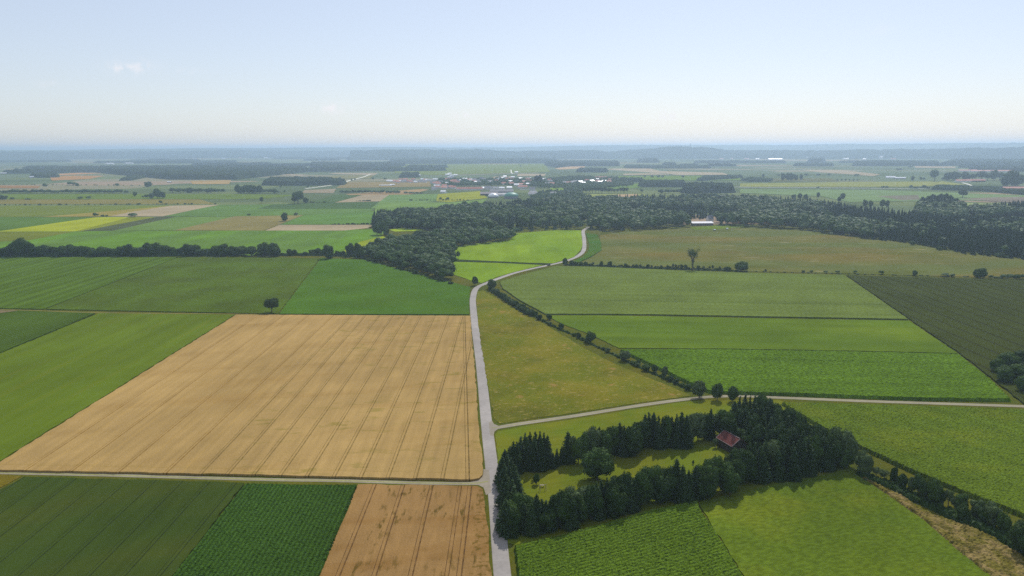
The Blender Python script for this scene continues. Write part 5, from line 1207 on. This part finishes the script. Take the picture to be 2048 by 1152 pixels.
def place_trees():
    # ordinals inside each row, left to right in the photograph
    for row, L in ROWS.items():
        L.sort(key=lambda c: c['P'].x / c['P'].y)
        for i, c in enumerate(L): c['label'] = c['label'].replace('{o}', ordw(i + 1))
    byk = {}
    for c in CAND: byk.setdefault(c['name'] or NAMES[c['kind']], []).append(c)
    stuff = []
    ins = []
    for k, L in byk.items():
        L.sort(key=lambda c: -c['h'] / dist(c['P']) - (1000 if c['force'] else 0))
        ins += L[:300]; stuff += L[300:]
        print('KIND', k, len(L))
    rr = random.Random(9)
    for c in ins:
        pr = PRO[c['kind']]; p = pr[rr.randrange(len(pr))]; nm = c['name'] or NAMES[c['kind']]
        s = (c['w'] / p['D'], c['w'] / p['D'] * rr.uniform(.92, 1.08), c['h'] / p['H']); rz = rr.uniform(0, 6.28)
        pxh = c['h'] / dist(c['P']) * FPX / 2
        if p['trunk'] is None or pxh < 9:
            o = bpy.data.objects.new(nm, p['crown'] if p['trunk'] is None else crown_small(p)); COL.objects.link(o)
        else:
            o = bpy.data.objects.new(nm, None); o.empty_display_size = .5; COL.objects.link(o)
            for part in ('crown', 'trunk'):
                ch = bpy.data.objects.new(part, p[part]); COL.objects.link(ch); ch.parent = o
        o.location = (c['P'].x, c['P'].y, 0); o.scale = s; o.rotation_euler = (0, 0, rz)
        tag(o, c['label'], CATS[nm], c['group'])
    # what goes past the three hundred of a kind, one object per sort
    def sort_of(c):
        if c['kind'] == 'bush': return 'bush'
        if c['label'].startswith('garden'): return 'village'
        if c['kind'] == 'conifer': return 'conifer'
        return 'broad'
    for cls, nm, lab, cat in (('conifer', 'spruce_woodland', 'closed spruce tops of the long wood behind its front trees', 'wood'),
                              ('broad', 'broadleaf_woodland', 'closed broadleaf canopy of the long wood behind its front trees', 'wood'),
                              ('village', 'village_trees', 'dense garden trees between the houses of the distant village', 'trees'),
                              ('bush', 'distant_bushes', 'thin lines of low bushes along the far field boundaries', 'bushes')):
        L = [c for c in stuff if sort_of(c) == cls]
        print('STUFF', nm, len(L))
        if not L: continue
        Vs, Ts, Qs, n0, Mt, Mq = [], [], [], 0, [], []
        key = 'conifer' if cls == 'conifer' else 'broad'
        H0, D0 = (14.0, 5.4) if cls == 'conifer' else (12.0, 10.2)
        for c in L:
            V, t, q = LOW[key][rr.randrange(len(LOW[key]))]
            a = rr.uniform(0, 6.28); ca, sa = math.cos(a), math.sin(a); sx = c['w'] / D0; sz = c['h'] / H0
            W = np.stack([(V[:, 0] * ca - V[:, 1] * sa) * sx + c['P'].x, (V[:, 0] * sa + V[:, 1] * ca) * sx + c['P'].y, V[:, 2] * sz], 1)
            Vs.append(W); Ts.append(t + n0); Qs.append(q + n0); n0 += len(V)
            mi = {'broad_dark': 1, 'pale': 2}.get(c['kind'], 0); Mt.append(np.full(len(t), mi)); Mq.append(np.full(len(q), mi))
        me = mesh_np(nm, np.concatenate(Vs), [np.concatenate(Ts), np.concatenate(Qs)], [NEEDLE, NEEDLE, NEEDLE] if cls == 'conifer' else [LEAF, LEAF_DK, LEAF_PALE], np.concatenate(Mt + Mq))
        tag(link(nm, me), lab, cat, kind='stuff')
place_trees()

# undergrowth that nobody could count, closing the hedges near the ground
def undergrowth(line, w, h, label, cell=.8):
    P = [at(*p) for p in line]; L, Rr = [], []
    for i, p in enumerate(P):
        d = (P[min(i + 1, len(P) - 1)] - P[max(i - 1, 0)]).normalized(); n = Vector((-d.y, d.x, 0))
        L.append((p + n * w / 2 * random.uniform(.8, 1.2))[:2]); Rr.append((p - n * w / 2 * random.uniform(.8, 1.2))[:2])
    me = canopy_mesh('undergrowth', L + Rr[::-1], cell, h, h * .45, LEAF_DK, 0.0, h * .3, 3)
    tag(link('undergrowth', me), label, 'undergrowth', kind='stuff')
undergrowth([(x, 513.2 - .004 * x) for x in range(-40, 500, 30)], 5, 4.0, 'dense dark undergrowth under the left tree belt', 1.3)
undergrowth([(510, 511.5), (560, 511.3), (600, 511), (650, 511.5), (700, 513), (730, 516)], 3.5, 2.2, 'low growth under the loose right half of the tree belt', 1.2)
undergrowth([(984, 581), (1010, 599), (1045, 620), (1070, 633)], 4, 2.2, 'dense growth under the upper triangle hedge')
undergrowth([(1070, 634), (1100, 650), (1140, 668), (1185, 690), (1225, 709), (1262, 727), (1300, 745), (1345, 764), (1383, 783)], 1.0, .6, 'weedy ditch growth along the lower triangle hedge', .5)
undergrowth([(1720, 948), (1750, 962), (1790, 975), (1830, 998), (1870, 1016), (1910, 1035), (1960, 1055), (2010, 1078), (2060, 1110)], 5, 1.3, 'rough growth under the bottom right hedgerow', .6)
undergrowth([(1135, 530.6), (1200, 533), (1300, 537), (1400, 540.5), (1480, 543)], 2.0, 1.3, 'rough growth along the foot of the field hedge', .9)

# ------------------------------------------------------------------ buildings
M_RED = F('red_tiles', (.15, .055, .047)); M_RED.mul(M_RED.noise(1.5, 3, .3, .7), .8, 1.2); M_RED = M_RED.done()
M_REDP = plain_mat('faded_red_tiles', (.50, .21, .15), .7)
M_GREY = plain_mat('grey_roof', (.22, .22, .24), .6)
M_DARK = plain_mat('dark_roof', (.10, .10, .12), .6)
M_WHITE = plain_mat('white_roof', (.80, .80, .82), .36, 1.0)
M_WALL = plain_mat('white_plaster', (.72, .70, .66), .9)
M_WOODW = plain_mat('dark_boards', (.045, .038, .034), .85)
M_TRIM = plain_mat('pale_trim', (.15, .11, .11), .8)
M_GLASS = plain_mat('window_glass', (.04, .05, .06), .15, .6, .02)
M_GREEN = plain_mat('green_membrane', (.10, .28, .20), .5)
M_BLACK = plain_mat('black_paint', (.012, .012, .014), .3, .6)

def gable(name, P, L, W, wall, ridge, rz, roof_m, wall_m, label, cat, group=None, over=.5, windows=0, trim=None):
    """ridge along local x"""
    root = bpy.data.objects.new(name, None); COL.objects.link(root); root.location = (P[0], P[1], 0); root.rotation_euler = (0, 0, rz)
    tag(root, label, cat, group)
    mb = MB(); x, y = L / 2, W / 2
    mb.poly([(-x, -y, 0), (x, -y, 0), (x, y, 0), (-x, y, 0), (-x, -y, wall), (x, -y, wall), (x, y, wall), (-x, y, wall), (-x, 0, ridge - .06), (x, 0, ridge - .06)],
            [(0, 1, 5, 4), (2, 3, 7, 6), (1, 2, 6, 9, 5), (3, 0, 4, 8, 7), (0, 3, 2, 1)])
    mb.build('wall', wall_m, root)
    k = (ridge - wall) / y; o = over; e = wall - k * o; X = x + o; Y = y + o; t = .18
    rb = MB().poly([(-X, -Y, e), (X, -Y, e), (X, 0, ridge), (-X, 0, ridge), (X, Y, e), (-X, Y, e), (-X, -Y, e + t), (X, -Y, e + t), (X, 0, ridge + t), (-X, 0, ridge + t), (X, Y, e + t), (-X, Y, e + t)],
                   [(6, 7, 8, 9), (9, 8, 10, 11), (3, 2, 1, 0), (5, 4, 2, 3), (0, 1, 7, 6), (4, 5, 11, 10), (1, 2, 8, 7), (2, 4, 10, 8), (3, 0, 6, 9), (5, 3, 9, 11)])
    roof = rb.build('roof', roof_m, root)
    if trim:
        tb_ = MB(); w = .42
        for sgn in (-1, 1):
            for ys in (-1, 1):      # verge boards
                a = Vector((sgn * (X - w / 2), ys * Y, e + t + .03)); b = Vector((sgn * (X - w / 2), 0, ridge + t + .03))
                tb_.poly([(a.x - w / 2, a.y, a.z), (a.x + w / 2, a.y, a.z), (b.x + w / 2, b.y, b.z), (b.x - w / 2, b.y, b.z), (a.x - w / 2, a.y, a.z - .15), (a.x + w / 2, a.y, a.z - .15)], [(0, 1, 2, 3), (0, 4, 5, 1)])
        for ys in (-1, 1): tb_.box((0, ys * (Y + .05), e + t - .02), (2 * X - 2 * w, .25, .16))
        tb_.box((0, 0, ridge + t + .06), (2 * X - 2 * w, .35, .1))
        tb_.build('trim', trim, roof)
    for i in range(windows):
        wx = -x + L * (i + .5) / windows
        for ys in (-1, 1): MB().box((wx, ys * (y + .02), wall * .55), (min(1.2, L / windows * .5), .08, 1.2)).build('window', M_GLASS, root)
    return root
# the barn in the clearing
A, B = at(1434.5, 891.5), at(1464, 909)
dv = (B - A); Lb = dv.length; ang = math.atan2(dv.y, dv.x); nv = Vector((-dv.y, dv.x, 0)).normalized()
Wb = 6.6; ctr = (A + B) / 2 + nv * Wb / 2
barn = gable('barn', ctr, Lb, Wb, 3.7, 6.0, ang, M_RED, M_WOODW, 'dark wooden barn with a red tiled roof and pale edges inside the tree enclosure', 'barn', trim=M_TRIM, over=.55)
for xx in (-Lb * .25, Lb * .1): MB().box((xx, -Wb / 2 - .04, 1.5), (1.9, .1, 2.6)).build('door', plain_mat('barn_door', (.07, .055, .045), .8), barn)
MB().box((Lb * .35, -Wb / 2 - .04, 2.0), (1.0, .1, .9)).build('window', M_GLASS, barn)
for zz in (1.2, 2.4):
    pass
# small things on the lawn
fr = bpy.data.objects.new('swing_frame', None); COL.objects.link(fr); fr.location = at(1085.5, 981, .1); fr.rotation_euler = (0, 0, .3)
tag(fr, 'pale wooden frame with a crossbar on the clearing lawn', 'wooden frame')
M_POLE = plain_mat('pale_wood', (.42, .36, .26), .8)
for sx in (-1.1, 1.1): MB().tube([(sx, -.7, 0), (sx, 0, 2.1)], [.07, .07], 6).tube([(sx, .7, 0), (sx, 0, 2.1)], [.07, .07], 6).build('leg', M_POLE, fr)
MB().tube([(-1.4, 0, 2.12), (1.4, 0, 2.12)], [.08, .08], 6).build('crossbar', M_POLE, fr)
pt = bpy.data.objects.new('picnic_table', None); COL.objects.link(pt); pt.location = at(1084, 974, .1); pt.rotation_euler = (0, 0, .1)
tag(pt, 'small pale wooden table behind the frame on the lawn', 'table')
MB().box((0, 0, .75), (1.5, .8, .07)).build('table_top', M_POLE, pt)
for sx in (-.6, .6): MB().box((sx, 0, .36), (.08, .6, .7)).build('leg', M_POLE, pt)
po = MB().tube([(0, 0, 0), (0, 0, 1.6)], [.06, .05], 6).build('post', M_POLE); po.location = at(1400, 926, .1); tag(po, 'thin upright post on the clearing lawn left of the barn', 'post')

# car on the road
def car(P, ang, label):
    root = bpy.data.objects.new('car', None); COL.objects.link(root); root.location = (P.x, P.y, .06); root.rotation_euler = (0, 0, ang); tag(root, label, 'car')
    pr = [(-2.2, .35), (-2.15, .85), (-1.5, .98), (-.9, 1.45), (.7, 1.45), (1.35, 1.0), (2.1, .82), (2.2, .4)]
    V = [(x, y, z) for y in (-.88, .88) for x, z in pr]; n = len(pr)
    MB().poly(V, [tuple(range(n)), tuple(reversed(range(n, 2 * n)))] + [(i, i + n, (i + 1) % n + n, (i + 1) % n) for i in range(n)]).build('body', M_BLACK, root)
    MB().box((-.1, 0, 1.22), (1.9, 1.79, .34), taper=.8).build('window', M_GLASS, root)
    for sx in (-1.35, 1.35):
        for sy in (-.86, .86):
            mb = MB(); mb.tube([(sx, sy - .1, .32), (sx, sy + .1, .32)], [.32, .32], 12); mb.build('wheel', M_BLACK, root)
a_, b_ = at(1083, 533.2), at(1112, 527.2); car(at(1097.3, 531.0), math.atan2(b_.y - a_.y, b_.x - a_.x), 'small black car driving on the road beyond the fork')

# white hall in front of the wood
hP = at(1404, 450.5); hall = bpy.data.objects.new('hall', None); COL.objects.link(hall); hall.location = hP; hall.rotation_euler = (0, 0, .06)
tag(hall, 'long low hall with a white roof at the edge of the wood', 'hall')
MB().box((0, 0, 1.8), (33, 9, 3.6)).build('wall', plain_mat('brown_wall', (.16, .11, .09), .9), hall)
MB().poly([(-17, -5.5, 3.5), (17, -5.5, 3.5), (17, 5.5, 5.2), (-17, 5.5, 5.2), (-17, -5.5, 3.75), (17, -5.5, 3.75), (17, 5.5, 5.45), (-17, 5.5, 5.45)], [(4, 5, 6, 7), (3, 2, 1, 0), (0, 1, 5, 4), (1, 2, 6, 5), (2, 3, 7, 6), (3, 0, 4, 7)]).build('roof', plain_mat('sheet_roof', (.55, .54, .56), .6, .3, .25, .6), hall)
for i in range(6): MB().box((-13 + i * 5.2, -5.2, 1.75), (.3, .3, 3.5)).build('post', M_WOODW, hall)
gable('house', at(1427, 447, 0) + Vector((0, 25, 0)), 9, 8, 6, 11, .3, M_GREY, M_WALL, 'house with a steep grey roof behind the white roofed hall', 'house')
for x, y, lb in ((1429, 461.5, 'left of two small pale huts on the grass before the hall'), (1454, 459, 'right of two small pale huts on the grass before the hall')):
    gable('hut', at(x, y), 2.6, 2, 1.4, 2.2, .2, M_WHITE, M_WOODW, lb, 'hut', over=.2)

# village
V_.sort(); cnt = {}
RM = {'w': ('bright sunlit roof', M_WHITE), 'r': ('red tiled roof', M_REDP), 'g': ('grey roof', M_GREY), 'R': ('broad red roof', M_REDP)}
for x, y, c in V_:
    cnt[c] = cnt.get(c, 0) + 1; nm, mt = RM[c]; L = random.uniform(12, 18) if c != 'R' else 28
    gable('house', at(x, y), L, random.uniform(11, 14), 5.0, 7.8 if c == 'w' else random.uniform(8.5, 10), random.uniform(-.35, .3), mt, M_WALL, 'village house with a %s, %s such roof from the left' % (nm, ordw(cnt[c])) if c != 'R' else 'village farmhouse with a broad red roof above the parked cars',
          'house', 'houses of the distant village', over=.8)
for args in ((at(939, 380), 74, 12, 4, 8.5, .02, M_REDP, M_WALL, 'very long red roofed stable at the lower edge of the village', 'stable'),
             (at(978, 391), 44, 16, 5, 9, .03, plain_mat('brown_roof', (.26, .22, .22), .7), M_WOODW, 'long brown roofed farm shed beside the white dome', 'shed'),
             (at(1003, 387), 62, 22, 6, 11, .0, M_DARK, M_GREY, 'large dark roofed farm hall below the village', 'farm hall'),
             (at(1003.5, 391.5), 26, 14, 4, 7, .4, M_GREY, M_WALL, 'grey roofed shed between the two domes', 'shed'),
             (at(1065.5, 390.5), 22, 14, 4, 8, .0, M_GREY, M_WALL, 'grey roofed shed right of the green dome', 'shed'),
             (at(1202, 357), 44, 12, 4, 8.5, .04, M_REDP, M_WALL, 'long red roofed barn at the right end of the village', 'barn'),
             (at(1950, 363.5), 62, 15, 4.5, 9, -.03, M_REDP, M_WOODW, 'long red and white roofed barn at the far right farm', 'barn'),
             (at(1926, 364), 50, 16, 4.5, 9, .0, M_REDP, M_WALL, 'reddish farmhouse left of the long barn at the far right', 'farmhouse'),
             (at(2045, 381.5), 110, 20, 6, 11, .0, plain_mat('orange_roof', (.55, .27, .2), .7), M_GREY, 'very long orange red roofed hall at the right edge', 'hall'),
             (at(1935, 343), 85, 24, 5, 9, .0, M_REDP, M_WALL, 'first of three long pale roofs at the far right', 'hall'),
             (at(1970, 344), 140, 24, 5, 9, .0, M_REDP, M_WALL, 'second of three long pale roofs at the far right', 'hall'),
             (at(2004, 344), 100, 24, 5, 9, .05, M_REDP, M_WALL, 'third of three long pale roofs at the far right', 'hall'),
             (at(1781, 356.5), 34, 13, 4, 8, -.1, M_WHITE, M_WALL, 'small white roofed farm building on the far right plain', 'farm building'),
             (at(1800, 358), 38, 10, 4, 7, -.1, M_WHITE, M_GREY, 'low pale shed right of the white roofed farm building', 'shed'),
             (at(64, 356), 18, 10, 4, 8, .0, M_WHITE, M_WOODW, 'small white roofed barn at the far left', 'barn'),
             (at(8, 348), 30, 12, 4, 7, .0, M_WHITE, M_WOODW, 'pale barn at the far left edge', 'barn'),
             (at(339, 365), 14, 8, 2.6, 4.4, .0, M_WHITE, M_WOODW, 'tiny pale field shed far left of centre', 'shed'),
             (at(771, 371.5), 40, 6, 2, 3.2, .0, M_WHITE, M_GREY, 'long low pale polytunnel left of the village', 'polytunnel'),
             (at(785, 371), 14, 8, 3, 4.6, .0, M_WHITE, M_GREY, 'small pale shed beside the polytunnel', 'shed'),
             (at(220, 329), 60, 30, 8, 13, .0, M_WHITE, M_WALL, 'left of two white halls in the haze far left', 'hall'),
             (at(259, 328), 60, 30, 7, 11, .0, M_WHITE, M_WALL, 'right of two white halls in the haze far left', 'hall'),
             (at(1550, 321), 120, 40, 12, 18, .0, M_WHITE, M_WALL, 'big white hall in the haze under the ridge', 'hall'),
             (at(1425, 316.5), 120, 40, 10, 15, .0, M_WHITE, M_WALL, 'white hall at the foot of the wooded ridge', 'hall'),
             (at(1762, 318.5), 25, 25, 22, 30, .0, M_WHITE, M_WALL, 'white tower like building in the haze at the right', 'silo'),
             (at(771, 309), 50, 40, 22, 34, .0, M_WHITE, M_WALL, 'bright white speck of a building near the horizon', 'building')):
    P, L, W, wl2, rd2, rz, rm, wm, lab, cat = args
    gable(cat.replace(' ', '_'), P, L, W, wl2, rd2, rz, rm, wm, lab, cat, over=.8)
# far hazy settlement specks
g_ = random.Random(3)
SPK = []
for i in range(70):
    x = g_.choice([g_.uniform(0, 300), g_.uniform(380, 560), g_.uniform(700, 1000), g_.uniform(800, 980), g_.uniform(1440, 1520), g_.uniform(1600, 1800)]); y = g_.uniform(309, 318) if x < 1100 else g_.uniform(315, 319.5)
    SPK.append((x, y))
SPK.sort()
for i, (x, y) in enumerate(SPK):
    gable('distant_house', at(x, y), g_.uniform(20, 55), g_.uniform(14, 24), 6, 12, g_.uniform(-.6, .6), M_WHITE if g_.random() < .6 else M_REDP, M_WALL, '%s pale house speck from the left in the haze near the horizon' % ordw(i + 1), 'house', 'house specks in the far haze')
def dome(name, P, r, h, wall, mat, wallm, label, cat):
    root = bpy.data.objects.new(name, None); COL.objects.link(root); root.location = P; tag(root, label, cat)
    MB().cone((0, 0, 0), r, r, wall, 28).build('wall', wallm, root)
    mb = MB(); mb.tube([(0, 0, wall + h * math.sin(t) if t else wall + .02) for t in np.linspace(0, math.pi / 2, 9)], [max(.05, (r + .3) * math.cos(t)) for t in np.linspace(0, math.pi / 2, 9)], 28)
    mb.build('roof', mat, root, True)
dome('biogas_dome', at(1022.5, 397), 17, 9, 6, M_GREEN, M_GREY, 'large green domed biogas tank below the village', 'biogas tank')
dome('biogas_dome', at(986.5, 395), 12.5, 8, 3, M_WHITE, M_GREY, 'white domed tank left of the green dome', 'biogas tank')
# church tower
ct = at(995.7, 361.5)
tw = bpy.data.objects.new('church_tower', None); COL.objects.link(tw); tw.location = ct + Vector((6, -10, 0)); tag(tw, 'white square church tower among the village roofs', 'church tower')
MB().box((0, 0, 8), (6, 6, 16)).build('wall', M_WALL, tw); MB().poly([(-3.3, -3.3, 16), (3.3, -3.3, 16), (3.3, 3.3, 16), (-3.3, 3.3, 16), (0, 0, 20)], [(0, 1, 4), (1, 2, 4), (2, 3, 4), (3, 0, 4), (3, 2, 1, 0)]).build('roof', M_GREY, tw)
# mast on the ridge
r_ = ray(1380.5, 293); hd = math.hypot(r_.x, r_.y); mp = Vector((r_.x / hd * 9300, r_.y / hd * 9300, 118))
mast = bpy.data.objects.new('radio_mast', None); COL.objects.link(mast); mast.location = mp; tag(mast, 'slim tower standing on the wooded ridge', 'tower')
MB().tube([(0, 0, 0), (0, 0, 34)], [4.0, 3.2], 10).build('shaft', M_DARK, mast)
MB().cone((0, 0, 31), 5.0, 5.0, 5, 12).build('platform', M_DARK, mast)
M_PARK = plain_mat('car_paint', (.55, .56, .58), .3)
for i, x in enumerate((1043, 1048, 1053, 1057)):
    o = MB().box((0, 0, .75), (9, 4, 1.5), taper=.8).build('parked_vehicle', M_PARK); o.location = at(x, 379.8); tag(o, '%s pale vehicle from the left parked before the broad red roof' % ordw(i + 1), 'vehicle', 'vehicles parked in the village')

# ------------------------------------------------------------------ haze
def haze():
    S = 44000.0
    mb = MB().box((0, S / 2 - 3000, 98), (2 * S, S + 2000, 198))
    m = bpy.data.materials.new('haze'); m.use_nodes = True; n = m.node_tree.nodes; l = m.node_tree.links
    n.remove(n['Principled BSDF']); pv = n.new('ShaderNodeVolumePrincipled'); l.new(pv.outputs[0], n['Material Output'].inputs['Volume'])
    pv.inputs['Color'].default_value = (.61, .79, 1.0, 1); pv.inputs['Density'].default_value = HAZE_DENS; pv.inputs['Anisotropy'].default_value = .5
    o = mb.build('haze', m); tag(o, 'pale blue summer haze filling the air over the plain', 'haze', kind='stuff')
haze()
